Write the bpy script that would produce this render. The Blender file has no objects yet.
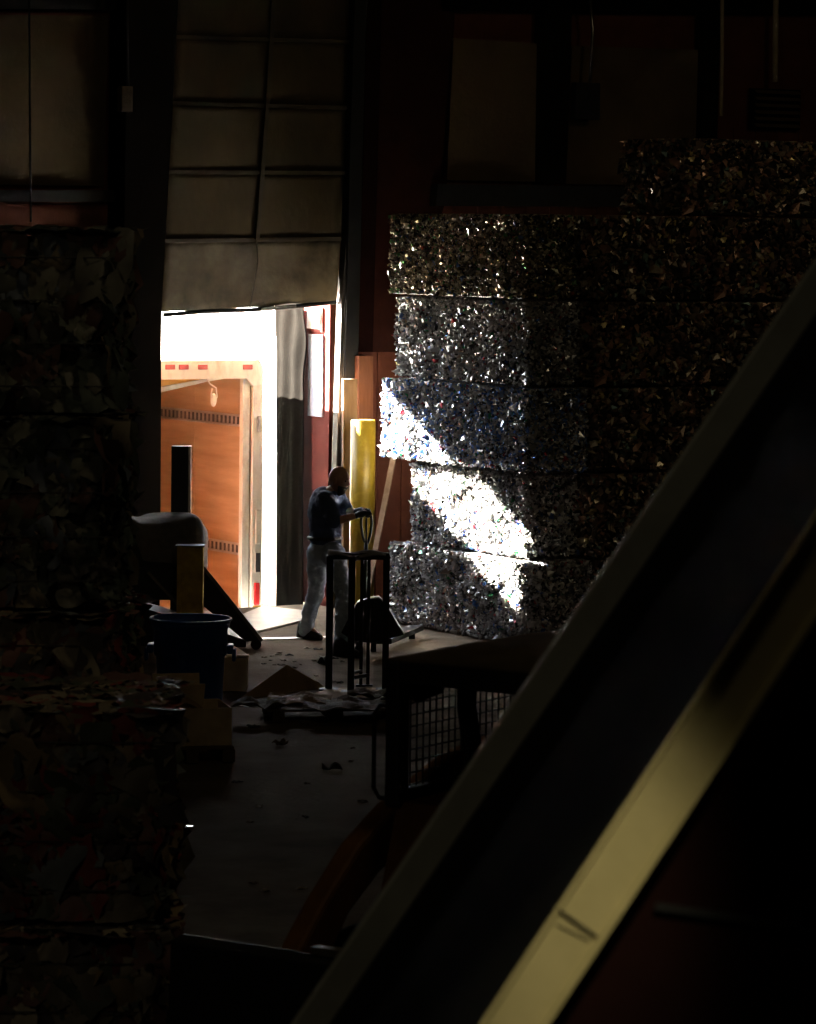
import bpy, bmesh, math, random
import numpy as np
from mathutils import Vector, Matrix, noise

# ------------------------------------------------------------------ camera, sky, sun, exposure
S = bpy.context.scene
COL = S.collection
TH = math.radians(32.0)
F = 3500.0
CAM = Vector((-17.48, -30.60, 3.79))
PITCH = math.radians(4.524)
ROLL = math.radians(0.7)
_h = Vector((math.sin(TH), math.cos(TH), 0)); _r = Vector((math.cos(TH), -math.sin(TH), 0)); _z = Vector((0, 0, 1))
FWD = _h*math.cos(PITCH) - _z*math.sin(PITCH)
_up = _h*math.sin(PITCH) + _z*math.cos(PITCH)
RGT = _r*math.cos(ROLL) + _up*math.sin(ROLL)
UPV = _up*math.cos(ROLL) - _r*math.sin(ROLL)
cam_d = bpy.data.cameras.new('camera'); cam = bpy.data.objects.new('camera', cam_d); COL.objects.link(cam)
cam.matrix_world = Matrix(((RGT.x, UPV.x, -FWD.x, CAM.x), (RGT.y, UPV.y, -FWD.y, CAM.y), (RGT.z, UPV.z, -FWD.z, CAM.z), (0, 0, 0, 1)))
cam_d.sensor_fit = 'AUTO'; cam_d.sensor_width = 36.0; cam_d.lens = F/1024*36.0
cam_d.clip_end = 400; cam_d.clip_start = 0.2
cam_d.dof.use_dof = True; cam_d.dof.focus_distance = 33.0; cam_d.dof.aperture_fstop = 8.0
S.camera = cam

SKY = 26.0; SUN = 760.0
wd = bpy.data.worlds.new('world'); S.world = wd; wd.use_nodes = True
nt = wd.node_tree
bg = nt.nodes['Background']; bg.inputs['Strength'].default_value = SKY
tc = nt.nodes.new('ShaderNodeTexCoord'); sx = nt.nodes.new('ShaderNodeSeparateXYZ'); cr = nt.nodes.new('ShaderNodeValToRGB')
nt.links.new(tc.outputs['Generated'], sx.inputs[0]); nt.links.new(sx.outputs['Z'], cr.inputs[0]); nt.links.new(cr.outputs[0], bg.inputs[0])
cr.color_ramp.elements[0].position = 0.0; cr.color_ramp.elements[0].color = (1.0, 0.97, 0.93, 1)
cr.color_ramp.elements[1].position = 0.6; cr.color_ramp.elements[1].color = (0.80, 0.84, 0.92, 1)
sd = bpy.data.lights.new('sun', 'SUN'); sd.energy = SUN; sd.color = (1.0, 0.90, 0.76); sd.angle = math.radians(0.53)
SUNDIR = Vector((1.0, -2.0, -1.02)).normalized()
so = bpy.data.objects.new('sun', sd); COL.objects.link(so); so.rotation_euler = SUNDIR.to_track_quat('-Z', 'Y').to_euler(); so.location = (-10, 20, 12)
# light portal for sky light, in the loading doorway (no emission of its own)
pd_ = bpy.data.lights.new('doorway_portal', 'AREA'); pd_.shape = 'RECTANGLE'; pd_.size = 2.5; pd_.size_y = 3.2; pd_.cycles.is_portal = True
po = bpy.data.objects.new('doorway_portal', pd_); COL.objects.link(po); po.location = (-0.35, 0.35, 1.55); po.rotation_euler = (math.radians(-90), 0, 0)

def area(name, loc, size, energy, color, aim):
    d = bpy.data.lights.new(name, 'AREA'); d.size = size; d.energy = energy; d.color = color
    o = bpy.data.objects.new(name, d); COL.objects.link(o); o.location = loc
    o.rotation_euler = (Vector(aim)-Vector(loc)).to_track_quat('-Z', 'Y').to_euler(); return o
area('hall_fill_light', (-9, -19, 7.2), 1.0, 15, (1.0, 0.80, 0.48), (-6, -12, 0))  # unseen fill lights, these four, added to lift the dim hall
area('hall_fill_light', (-4, -9, 7.2), 1.0, 3.5, (1.0, 0.80, 0.48), (-2, -2, 2.5))
area('hall_fill_light', (3, -8, 7.2), 1.0, 7, (1.0, 0.78, 0.45), (3, 0, 5.0))
area('hall_fill_light', (-19, -25, 7.0), 1.0, 19, (1.0, 0.84, 0.58), (-13, -18, 0.3))
S.view_settings.view_transform = 'Standard'; S.view_settings.look = 'None'
S.view_settings.gamma = 1.0; S.view_settings.use_curve_mapping = False
S.view_settings.exposure = 0.0
S.render.engine = 'CYCLES'
S.cycles.use_denoising = True
S.cycles.max_bounces = 8; S.cycles.diffuse_bounces = 5; S.cycles.glossy_bounces = 3
S.cycles.sample_clamp_indirect = 30.0
S.cycles.caustics_reflective = False; S.cycles.caustics_refractive = False

# ------------------------------------------------------------------ helpers
R = random.Random(7)
def ray(px, py): return (FWD + RGT*((px-408)/F) - UPV*((py-512)/F))
def onY(px, py, Y):
    d = ray(px, py); return CAM + d*((Y-CAM.y)/d.y)
def onX(px, py, X):
    d = ray(px, py); return CAM + d*((X-CAM.x)/d.x)
def onZ(px, py, Z=0.0):
    d = ray(px, py); return CAM + d*((Z-CAM.z)/d.z)
def at(px, py, depth): return CAM + ray(px, py)*depth
HR = Vector((_r.x, _r.y, 0)); HF = Vector((_h.x, _h.y, 0))
def depth_of(p): return (Vector(p)-CAM).dot(FWD)
def frame(loc, ux, uy=None):
    """matrix with local x = ux (horizontal), y = perpendicular, z up"""
    ux = Vector(ux).normalized(); uy = _z.cross(ux)
    return Matrix(((ux.x, uy.x, 0, loc[0]), (ux.y, uy.y, 0, loc[1]), (0, 0, 1, loc[2] if len(loc) > 2 else 0), (0, 0, 0, 1)))

MATS = {}
def mat(name, c, rough=0.7, metal=0.0, c2=None, nscale=4.0, bump=0.0, bscale=30.0, stretch=(1, 1, 1), spec=0.22, transl=0.0, lo=0.35, hi=0.65, aniso_grid=None):
    if name in MATS: return MATS[name]
    m = bpy.data.materials.new(name); m.use_nodes = True; t = m.node_tree; b = t.nodes['Principled BSDF']
    b.inputs['Roughness'].default_value = rough; b.inputs['Metallic'].default_value = metal
    b.inputs['Specular IOR Level'].default_value = spec
    b.inputs['Base Color'].default_value = (*c, 1)
    tc = t.nodes.new('ShaderNodeTexCoord'); mp = t.nodes.new('ShaderNodeMapping'); mp.inputs['Scale'].default_value = stretch
    t.links.new(tc.outputs['Object'], mp.inputs[0])
    c2 = c2 or tuple(x*0.72 for x in c)
    n = t.nodes.new('ShaderNodeTexNoise'); n.inputs['Scale'].default_value = nscale; n.inputs['Detail'].default_value = 7; n.inputs['Roughness'].default_value = 0.62
    t.links.new(mp.outputs[0], n.inputs['Vector'])
    r = t.nodes.new('ShaderNodeValToRGB'); r.color_ramp.elements[0].position = lo; r.color_ramp.elements[1].position = hi
    r.color_ramp.elements[0].color = (*c2, 1); r.color_ramp.elements[1].color = (*c, 1)
    t.links.new(n.outputs['Fac'], r.inputs[0]); t.links.new(r.outputs[0], b.inputs['Base Color'])
    if bump:
        n2 = t.nodes.new('ShaderNodeTexNoise'); n2.inputs['Scale'].default_value = bscale; n2.inputs['Detail'].default_value = 6
        t.links.new(mp.outputs[0], n2.inputs['Vector'])
        bp = t.nodes.new('ShaderNodeBump'); bp.inputs['Strength'].default_value = bump; bp.inputs['Distance'].default_value = 0.02
        t.links.new(n2.outputs['Fac'], bp.inputs['Height']); t.links.new(bp.outputs[0], b.inputs['Normal'])
    if transl:
        out = t.nodes['Material Output']; tr = t.nodes.new('ShaderNodeBsdfTranslucent'); tr.inputs[0].default_value = (*c, 1)
        mx = t.nodes.new('ShaderNodeMixShader'); mx.inputs[0].default_value = transl
        t.links.new(b.outputs[0], mx.inputs[1]); t.links.new(tr.outputs[0], mx.inputs[2]); t.links.new(mx.outputs[0], out.inputs[0])
    MATS[name] = m; return m
def mat_attr(name, rough=0.3, metal=0.3, transl=0.0):
    if name in MATS: return MATS[name]
    m = bpy.data.materials.new(name); m.use_nodes = True; t = m.node_tree; b = t.nodes['Principled BSDF']
    a = t.nodes.new('ShaderNodeAttribute'); a.attribute_name = 'Col'
    tc = t.nodes.new('ShaderNodeTexCoord'); n = t.nodes.new('ShaderNodeTexNoise'); n.inputs['Scale'].default_value = 25
    t.links.new(tc.outputs['Object'], n.inputs['Vector'])
    mx = t.nodes.new('ShaderNodeMix'); mx.data_type = 'RGBA'; mx.blend_type = 'MULTIPLY'; mx.inputs[0].default_value = 0.6
    r = t.nodes.new('ShaderNodeValToRGB'); r.color_ramp.elements[0].position = .35; r.color_ramp.elements[0].color = (.8, .78, .75, 1); r.color_ramp.elements[1].position = .6; r.color_ramp.elements[1].color = (1, 1, 1, 1)
    t.links.new(n.outputs['Fac'], r.inputs[0]); t.links.new(a.outputs['Color'], mx.inputs[6]); t.links.new(r.outputs[0], mx.inputs[7])
    t.links.new(mx.outputs[2], b.inputs['Base Color']); b.inputs['Roughness'].default_value = rough; b.inputs['Metallic'].default_value = metal
    if transl:
        mm = t.nodes.new('ShaderNodeMath'); mm.operation = 'MULTIPLY'; mm.inputs[1].default_value = .95; t.links.new(a.outputs['Alpha'], mm.inputs[0]); t.links.new(mm.outputs[0], b.inputs['Metallic'])
        b.inputs['Coat Weight'].default_value = .9; b.inputs['Coat Roughness'].default_value = .08; b.inputs['IOR'].default_value = 1.6
        tr = t.nodes.new('ShaderNodeBsdfTranslucent'); t.links.new(mx.outputs[2], tr.inputs[0]); ms = t.nodes.new('ShaderNodeMixShader'); ms.inputs[0].default_value = transl
        t.links.new(b.outputs[0], ms.inputs[1]); t.links.new(tr.outputs[0], ms.inputs[2]); t.links.new(ms.outputs[0], t.nodes['Material Output'].inputs[0])
    MATS[name] = m; return m

class MB:
    def __init__(s, M=None): s.v = []; s.f = []; s.M = M or Matrix(); s.mi = []; s.cur = 0
    def add(s, vs, fs):
        k = len(s.v); s.v += [s.M @ Vector(v) for v in vs]; s.f += [[i+k for i in f] for f in fs]; s.mi += [s.cur]*len(fs); return s
    def box(s, c, d, rot=None):
        x, y, z = d[0]/2, d[1]/2, d[2]/2; vs = [Vector((a*x, b*y, e*z)) for e in (-1, 1) for a, b in ((-1, -1), (1, -1), (1, 1), (-1, 1))]
        if rot: vs = [rot @ v for v in vs]
        vs = [v+Vector(c) for v in vs]
        return s.add(vs, [(3, 2, 1, 0), (4, 5, 6, 7), (0, 1, 5, 4), (1, 2, 6, 5), (2, 3, 7, 6), (3, 0, 4, 7)])
    def bb(s, a, b):
        return s.box([(a[i]+b[i])/2 for i in range(3)], [abs(b[i]-a[i]) for i in range(3)])
    def prism(s, poly, vec):
        n = len(poly); vec = Vector(vec); p = [Vector(q) for q in poly]
        return s.add(p+[q+vec for q in p], [list(range(n-1, -1, -1)), list(range(n, 2*n))]+[(i, (i+1) % n, n+(i+1) % n, n+i) for i in range(n)])
    def cone(s, p0, p1, r0, r1, n=16, caps=True):
        p0, p1 = Vector(p0), Vector(p1); a = (p1-p0).normalized(); u = a.orthogonal().normalized(); w = a.cross(u)
        ring = lambda p, r: [p+u*(r*math.cos(2*math.pi*i/n))+w*(r*math.sin(2*math.pi*i/n)) for i in range(n)]
        fs = [(i, (i+1) % n, n+(i+1) % n, n+i) for i in range(n)]
        if caps: fs += [list(range(n-1, -1, -1)), list(range(n, 2*n))]
        return s.add(ring(p0, r0)+ring(p1, r1), fs)
    def bar(s, p0, p1, w, t, up=(0, 0, 1)):
        p0, p1 = Vector(p0), Vector(p1); a = (p1-p0).normalized(); u = a.cross(Vector(up)).normalized(); q = u.cross(a)
        vs = [p+u*(i*w/2)+q*(j*t/2) for p in (p0, p1) for i, j in ((-1, -1), (1, -1), (1, 1), (-1, 1))]
        return s.add(vs, [(3, 2, 1, 0), (4, 5, 6, 7), (0, 1, 5, 4), (1, 2, 6, 5), (2, 3, 7, 6), (3, 0, 4, 7)])
    def tube(s, pts, r, n=8, closed=False):
        pts = [Vector(p) for p in pts]; N = len(pts); vs = []; prev = None
        for i, p in enumerate(pts):
            a = (pts[(i+1) % N] if (closed or i < N-1) else pts[i]) - (pts[i-1] if (closed or i > 0) else pts[i]); a.normalize()
            u = (prev - a*prev.dot(a)) if prev else a.orthogonal()
            u.normalize(); prev = u; w = a.cross(u)
            rr = r[i] if isinstance(r, (list, tuple)) else r
            vs += [p+u*(rr*math.cos(2*math.pi*k/n))+w*(rr*math.sin(2*math.pi*k/n)) for k in range(n)]
        m = N if closed else N-1
        fs = [(i*n+k, i*n+(k+1) % n, ((i+1) % N)*n+(k+1) % n, ((i+1) % N)*n+k) for i in range(m) for k in range(n)]
        if not closed: fs += [list(range(n-1, -1, -1)), [(N-1)*n+k for k in range(n)]]
        return s.add(vs, fs)
    def lathe(s, prof, n=32, c=(0, 0, 0)):
        vs = [(c[0]+r*math.cos(2*math.pi*k/n), c[1]+r*math.sin(2*math.pi*k/n), c[2]+z) for r, z in prof for k in range(n)]
        fs = [(i*n+k, i*n+(k+1) % n, (i+1)*n+(k+1) % n, (i+1)*n+k) for i in range(len(prof)-1) for k in range(n)]
        return s.add(vs, fs)
    def ell(s, c, r, n=16, m=10, rot=None):
        vs = []; c = Vector(c)
        for j in range(m+1):
            ph = math.pi*j/m
            for i in range(n):
                v = Vector((r[0]*math.sin(ph)*math.cos(2*math.pi*i/n), r[1]*math.sin(ph)*math.sin(2*math.pi*i/n), r[2]*math.cos(ph)))
                if rot: v = rot @ v
                vs.append(c+v)
        return s.add(vs, [(j*n+i, j*n+(i+1) % n, (j+1)*n+(i+1) % n, (j+1)*n+i) for j in range(m) for i in range(n)])
    def sheet(s, f, nu, nv, th=0.003, nrm=None):
        """f(u,v)->point on a grid; th = thickness along given normal"""
        P = [[Vector(f(i/nu, j/nv)) for i in range(nu+1)] for j in range(nv+1)]
        vs = [p for row in P for p in row]; n = Vector(nrm) if nrm is not None else _z
        k = len(vs); vs2 = [p+n*th for p in vs]
        W = nu+1; fs = []
        for j in range(nv):
            for i in range(nu):
                a, b, c, d = j*W+i, j*W+i+1, (j+1)*W+i+1, (j+1)*W+i
                fs.append((d, c, b, a)); fs.append((k+a, k+b, k+c, k+d))
        for i in range(nu):
            fs.append((i, i+1, k+i+1, k+i)); a = nv*W+i; fs.append((a+1, a, k+a, k+a+1))
        for j in range(nv):
            a = j*W; fs.append((a+W, a, k+a, k+a+W)); a = j*W+nu; fs.append((a, a+W, k+a+W, k+a))
        return s.add(vs+vs2, fs)
    def build(s, name, m, parent=None, loc=None, smooth=False, bevel=0.0, cols=None):
        me = bpy.data.meshes.new(name)
        if parent is not None: inv = parent.get('_m'); inv = ROOTS[parent.name].inverted()
        elif loc is not None: inv = Matrix.Translation(-Vector(loc))
        else: inv = Matrix()
        me.from_pydata([tuple(inv @ v) for v in s.v], [], s.f)
        for x in (m if isinstance(m, (list, tuple)) else [m]): me.materials.append(x)
        if any(s.mi): me.polygons.foreach_set('material_index', s.mi)
        if smooth: me.polygons.foreach_set('use_smooth', [True]*len(me.polygons))
        me.update()
        o = bpy.data.objects.new(name, me); COL.objects.link(o)
        bm = bmesh.new(); bm.from_mesh(me); bmesh.ops.recalc_face_normals(bm, faces=bm.faces); bm.to_mesh(me); bm.free()
        if cols is not None: pass
        if bevel:
            b = o.modifiers.new('bevel', 'BEVEL'); b.width = bevel; b.segments = 2; b.limit_method = 'ANGLE'
        if parent is not None:
            o.parent = parent; ROOTS[o.name] = ROOTS[parent.name]
        else:
            if loc is not None: o.location = loc
            ROOTS[o.name] = Matrix.Translation(Vector(loc)) if loc is not None else Matrix()
        return o
ROOTS = {}
def thing(name, label, cat, loc=(0, 0, 0), group=None, M=None):
    o = bpy.data.objects.new(name, None); COL.objects.link(o); o.empty_display_size = .2
    mw = M if M is not None else Matrix.Translation(Vector(loc)); o.matrix_world = mw; ROOTS[o.name] = mw.copy()
    o['label'] = label; o['category'] = cat
    if group: o['group'] = group
    return o
def tag(o, label, cat, group=None):
    o['label'] = label; o['category'] = cat
    if group: o['group'] = group
    return o
def struct(o, label=None, cat=None):
    o['kind'] = 'structure'
    if label: o['label'] = label; o['category'] = cat
    return o

# ------------------------------------------------------------------ materials
M_conc = mat('concrete_floor', (0.19, 0.15, 0.11), 0.95, 0, (0.075, 0.058, 0.041), 1.6, 0.35, 14, spec=0.02, lo=.3, hi=.7)
M_wall = mat('red_brown_steel', (0.19, 0.062, 0.036), 0.7, 0, (0.13, 0.042, 0.026), 3, 0.15, 40)
M_liner = mat('wall_liner', (0.17, 0.12, 0.065), 0.85, 0, (0.11, 0.075, 0.04), 1.3, 0.2, 20)
M_ceil = mat('dark_ceiling', (0.05, 0.045, 0.04), 0.9)
M_dark = mat('dark_painted_steel', (0.035, 0.034, 0.033), 0.55, 0.0, (0.02, 0.02, 0.02), 6, 0.1, 50)
M_black = mat('black_steel', (0.018, 0.018, 0.018), 0.5, 0.0)
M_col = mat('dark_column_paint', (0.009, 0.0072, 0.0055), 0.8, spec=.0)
M_door = mat('grimy_door_panel', (0.085, 0.062, 0.030), 0.85, 0, (0.055, 0.040, 0.020), 1.8, 0.3, 12, stretch=(1, 1, .6))
M_pipe = mat('pale_pipe_paint', (.55, .46, .33), .6)
M_yel2 = mat('faded_yellow_paint', (0.58, 0.40, 0.07), 0.6, 0, (0.30, 0.20, 0.05), 6)
M_rib = mat('door_rib', (0.07, 0.055, 0.035), 0.7)
M_galv = mat('galvanised_steel', (0.42, 0.40, 0.36), 0.28, 0.9, (0.25, 0.24, 0.22), 12)
M_white = mat('white_paint_chipped', (0.58, 0.58, 0.48), 0.6, 0, (0.40, 0.37, 0.28), 9, 0.1, 60, stretch=(1, 1, .4), lo=.25, hi=.5)
M_ply = mat('plywood', (0.50, 0.35, 0.19), 0.6, 0, (0.38, 0.25, 0.12), 3.5, 0.1, 20, stretch=(1, .25, 2.2))
M_roof = mat('translucent_roof', (0.86, 0.82, 0.72), 0.5, transl=0.025)
M_wood = mat('pale_wood', (0.30, 0.20, 0.13), 0.8, 0, (0.22, 0.14, 0.085), 5, 0.1, 30, stretch=(6, 6, .6))
M_rwood = mat('reddish_wood', (0.26, 0.105, 0.06), 0.8, 0, (0.20, 0.08, 0.045), 5, 0.1, 30, stretch=(6, 6, .6))
M_yel = mat('yellow_paint', (0.24, 0.155, 0.012), 0.38, 0, (0.42, 0.28, 0.03), 6, 0.05, 40, lo=.25, hi=.5)
M_tarp = mat('grey_fabric', (0.24, 0.235, 0.22), 0.8, 0, (0.19, 0.185, 0.175), 5, 0.1, 30)
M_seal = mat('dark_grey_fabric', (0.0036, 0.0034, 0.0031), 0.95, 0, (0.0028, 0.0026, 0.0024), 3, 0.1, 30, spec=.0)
M_redj = mat('red_jamb', (0.10, 0.022, 0.018), 0.8, 0, (0.08, 0.018, 0.015), 4, spec=.08)
M_card = mat('cardboard', (0.36, 0.25, 0.14), 0.85, 0, (0.27, 0.18, 0.10), 5, 0.1, 30)
M_cardp = mat('pale_cardboard', (0.62, 0.50, 0.31), 0.85, 0, (0.45, 0.35, 0.21), 6, 0.1, 30)
M_pall = mat('dirty_pallet_wood', (0.13, 0.09, 0.055), 0.85, 0, (0.07, 0.05, 0.03), 8, 0.2, 40)
M_blue = mat('blue_plastic', (0.022, 0.085, 0.32), 0.45, 0, (0.016, 0.06, 0.22), 5)
M_orange = mat('orange_paint', (0.15, 0.062, 0.010), 0.6, 0, (0.09, 0.036, 0.008), 5)
M_mach = mat('olive_metal', (0.44, 0.38, 0.19), 0.6, 0.0, (0.38, 0.33, 0.16), 9, 0.05, 60, stretch=(1, 1, 1))
M_greyp = mat('grey_rail_paint', (0.30, 0.305, 0.25), 0.5, 0.0)
M_maroon = mat('maroon_paint', (0.016, 0.006, 0.005), 0.9, spec=.02)
M_rub = mat('black_rubber', (0.02, 0.02, 0.02), 0.8)
M_belt = mat('conveyor_belt', (0.006, 0.006, 0.006), 0.9, spec=.05)
M_bottle = mat_attr('crushed_bottles', 0.33, 0.1, 0.25)
M_cans = mat_attr('crushed_cans', 0.3, 0.5)
M_scrap = mat_attr('film_scraps', 0.6, 0.0)
M_wire = mat('baling_wire', (0.08, 0.075, 0.07), 0.5, 0.8)

# ------------------------------------------------------------------ the hall
oL = -1.57; oR = onY(330, 450, 0).x; oT = onY(250, 300, 0).z
XL, XR, YF, HC = -26.0, 13.0, -37.0, 7.8
m = MB(); m.bb((XL, YF, -.25), (XR, .25, 0)); struct(m.build('floor', M_conc))
m = MB(); m.bb((XL, YF, HC), (XR, .25, HC+.2)); struct(m.build('ceiling', M_ceil))
m = MB(); m.bb((XL-.2, YF, -.25), (XL, .25, HC)); struct(m.build('wall_left', M_ceil))
m = MB(); m.bb((XR, YF, -.25), (XR+.2, .25, HC)); struct(m.build('wall_right', M_ceil))
m = MB(); m.bb((XL-.2, YF-.2, -.25), (XR+.2, YF, HC)); struct(m.build('wall_front', M_ceil))
m = MB(); Y0, Y1 = 0, .25
m.bb((XL, Y0, 0), (oL, Y1, HC)); m.bb((oR, Y0, 0), (XR, Y1, HC)); m.bb((oL, Y0, oT+.25), (oR, Y1, HC))
x = oR+.55
while x < XR-.1:   # ribs of the steel cladding
    m.bb((x, -.02, 0), (x+.05, 0, 5.0)); x += .3
struct(m.build('wall_back', M_wall))

def wallpoly(name, pts, Y, th, material, nm=None):
    mb = MB(); mb.prism([onY(px, py, Y) for px, py in pts], (0, th, 0)); return mb
T = 0
def trim(pts, Y, th, material, bevel=0):
    global T; T += 1
    return struct(wallpoly('t', pts, Y, th, material).build('trim_%d' % T, material, bevel=bevel))
# frame columns either side of the door, leaning with the tapered frame
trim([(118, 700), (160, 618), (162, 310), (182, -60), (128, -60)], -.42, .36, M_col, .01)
trim([(345, 352), (350, 300), (362, -60), (458, -60), (446, 200), (400, 352)], -.10, .08, mat('shaded_maroon_column', (.045, .015, .010), .8, 0, (.03, .010, .008), 3, spec=.05))  # upper part coloured darker for the dimmer light there; wall shows below
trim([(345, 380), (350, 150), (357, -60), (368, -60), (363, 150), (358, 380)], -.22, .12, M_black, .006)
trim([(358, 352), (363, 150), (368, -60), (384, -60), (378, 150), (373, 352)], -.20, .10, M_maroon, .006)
# liner panels, girts and posts of the upper wall
trim([(-60, 14), (108, 16), (104, 186), (-60, 184)], -.10, .06, M_liner)
trim([(-60, 190), (122, 190), (122, 202), (-60, 202)], -.20, .16, M_dark)
trim([(-60, -40), (122, -40), (122, 10), (-60, 8)], -.20, .16, M_dark)
trim([(452, 38), (546, 44), (543, 182), (441, 180)], -.10, .06, M_liner)
trim([(572, 46), (706, 50), (700, 186), (566, 184)], -.10, .06, M_liner)
trim([(438, 184), (900, 190), (900, 208), (436, 206)], -.22, .18, M_dark)
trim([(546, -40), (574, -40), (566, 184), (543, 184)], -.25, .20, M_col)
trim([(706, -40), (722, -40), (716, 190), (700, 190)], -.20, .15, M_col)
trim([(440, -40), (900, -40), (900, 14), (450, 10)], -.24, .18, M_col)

# small hardware on the wall
def wall_thing(name, label, cat, pts, Y, th, material, bevel=.004):
    mb = MB(); mb.prism([onY(px, py, Y) for px, py in pts], (0, th, 0)); c = onY(*pts[0], Y)
    return tag(mb.build(name, material, loc=c, bevel=bevel), label, cat)
mb = MB(); mb.tube([onY(722, -30, -.3), onY(722, 60, -.3), onY(721, 116, -.3)], .022); c = onY(721, 116, -.3)
tag(mb.build('conduit_pipe', M_pipe, loc=c, smooth=True), 'pale vertical pipe on the upper wall, left of the other pipe', 'pipe')
mb = MB(); mb.tube([onY(776, -30, -.3), onY(775, 82, -.3)], .034); c = onY(775, 82, -.3)
tag(mb.build('conduit_pipe', M_pipe, loc=c, smooth=True), 'thicker brown vertical pipe ending just above the louvred vent', 'pipe')
vt = thing('louvre_vent', 'dark louvred vent high on the wall above the stacked bales', 'vent', onY(778, 128, -.12))
a, b = onY(752, 88, -.12), onY(800, 130, -.12)
mb = MB(); mb.bb((a.x, -.12, b.z), (b.x, -.06, a.z)); mb.build('frame', M_col, vt, bevel=.004)
for i in range(6):
    z = b.z + (a.z-b.z)*(i+.5)/6
    mb = MB(); mb.box(((a.x+b.x)/2, -.15, z), ((b.x-a.x)*.9, .05, .012), Matrix.Rotation(math.radians(35), 3, 'X')); mb.build('slat', M_liner, vt)
jb = thing('junction_box', 'dark electrical box with cables on the post between the upper wall panels', 'electrical box', onY(588, 120, -.3))
a, b = onY(576, 82, -.34), onY(600, 120, -.34)
mb = MB(); mb.bb((a.x, -.34, b.z), (b.x, -.25, a.z)); mb.build('housing', M_dark, jb, bevel=.006)
mb = MB(); mb.tube([onY(590, 82, -.3), onY(593, 30, -.3), onY(588, -20, -.3)], .018); mb.build('conduit', M_galv, jb, smooth=True)
jb = thing('junction_box', 'small pale control box high on the dark column left of the door', 'electrical box', onY(128, 110, -.46))
a, b = onY(122, 86, -.52), onY(133, 112, -.52)
mb = MB(); mb.bb((a.x, -.52, b.z), (b.x, -.42, a.z)); mb.build('housing', M_pall, jb, bevel=.006)
mb = MB(); mb.tube([onY(128, 86, -.47), onY(127, 20, -.47), onY(128, -30, -.47)], .015); mb.build('conduit', M_dark, jb, smooth=True)
mb = MB(); mb.tube([onY(29, -30, -.3), onY(30, 120, -.3), onY(31, 222, -.3)], .01); c = onY(31, 222, -.3)
tag(mb.build('hanging_cable', M_black, loc=c, smooth=True), 'thin dark cable hanging down the brown panel at far left', 'cable')

# ---- overhead sectional door, raised, leaning a little in its tracks
dr = bpy.data.objects.new('door_1', None); COL.objects.link(dr); dr.location = onY(250, 310, -.08); ROOTS['door_1'] = Matrix.Translation(dr.location); struct(dr, 'grimy beige sectional overhead door raised above the truck', 'overhead door')
YD = -.10
lefts = [(176, -40), (173, 37), (170, 103), (166, 172), (162, 241), (157, 313)]
rights = [(361, -40), (352, 42), (348, 108), (345, 173), (341, 239), (335, 302)]
mids = [(275, -40), (271, 39), (267, 106), (262, 172), (257, 240), (250, 309)]
for i in range(5):
    (lx, ly), (rx, ry), (lx2, ly2), (rx2, ry2) = lefts[i], rights[i], lefts[i+1], rights[i+1]
    def f(u, v, i=i):
        px = (lefts[i][0]*(1-u)+rights[i][0]*u)*(1-v)+(lefts[i+1][0]*(1-u)+rights[i+1][0]*u)*v
        py = (lefts[i][1]*(1-u)+rights[i][1]*u)*(1-v)+(lefts[i+1][1]*(1-u)+rights[i+1][1]*u)*v
        py += (-2.0 if v > .99 and i < 4 else 0)
        p = onY(px, py, YD)
        dent = 0.012*noise.noise(Vector((p.x*2.1, i*3.1, p.z*2.3))) if i < 4 else 0.035*noise.noise(Vector((p.x*2.4, 9.1, p.z*2.9)))
        if i == 4 and v > .9: p.z += .02*noise.noise(Vector((p.x*3, 1, 4)))
        return p+Vector((0, dent, 0))
    mb = MB(); mb.sheet(f, 16, 8, .03, (0, 1, 0)); o = mb.build('door_panel', M_door if i < 4 else mat('lit_stained_panel', (.19, .155, .095), .85, 0, (.075, .06, .038), 2.2, .3, 12, lo=.38, hi=.6), dr, smooth=True)  # bottom panel: stains, on a base lightened for the sun-patch bounce
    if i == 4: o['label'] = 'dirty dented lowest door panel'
for i in range(1, 5):
    mb = MB(); mb.bar(onY(lefts[i][0], lefts[i][1], YD-.02), onY(rights[i][0], rights[i][1], YD-.02), .03, .04); mb.build('rib', M_rib, dr)
mb = MB()
for i in range(4): mb.bar(onY(*mids[i], YD-.03), onY(*mids[i+1], YD-.03), .045, .03, (0, 1, 0))
mb.build('centre_stile', M_rib, dr)
mb = MB(); mb.tube([onY(257, 240, YD-.035), onY(258, 262, YD-.035), onY(253, 290, YD-.035), onY(250, 309, YD-.035)], .006); mb.build('pull_rope', M_rib, dr)
mb = MB(); mb.tube([onY(163, 315, YD), onY(200, 312, YD), onY(250, 310, YD), onY(300, 306, YD), onY(336, 302, YD)], .022); mb.build('bottom_seal', M_rub, dr, smooth=True)
mb = MB(); mb.bar(onY(262, 309.5, YD-.05), onY(296, 305.5, YD-.05), .012, .03); mb.build('lift_handle', M_galv, dr)
def track(pts, w):
    mb = MB()
    for (a, b) in zip(pts[:-1], pts[1:]): mb.bar(onY(*a, -.14), onY(*b, -.14), w, .10, (0, 1, 0)); mb.bar(onY(a[0]+4, a[1], -.19), onY(b[0]+4, b[1], -.19), .022, .03, (0, 1, 0))
    return mb
track([(366, -60), (350, 180), (341, 302), (331, 622)], .045).build('track', mat('worn_track_steel', (.06, .055, .05), .45, .3, spec=.15), dr)
mb = MB()
for (a, b) in (((352, 180), (344, 302)), ((344, 302), (341, 450)), ((341, 450), (336, 622))): mb.bar(onY(*a, -.08), onY(*b, -.08), .07, .05, (0, 1, 0))
mb.build('track_bracket', M_dark, dr)
cs = thing('push_button_station', 'small door control box with coloured buttons beside the door track', 'control box', onY(344, 452, -.22))
a, b = onY(342, 437, -.24), onY(348, 452, -.24)
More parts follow.
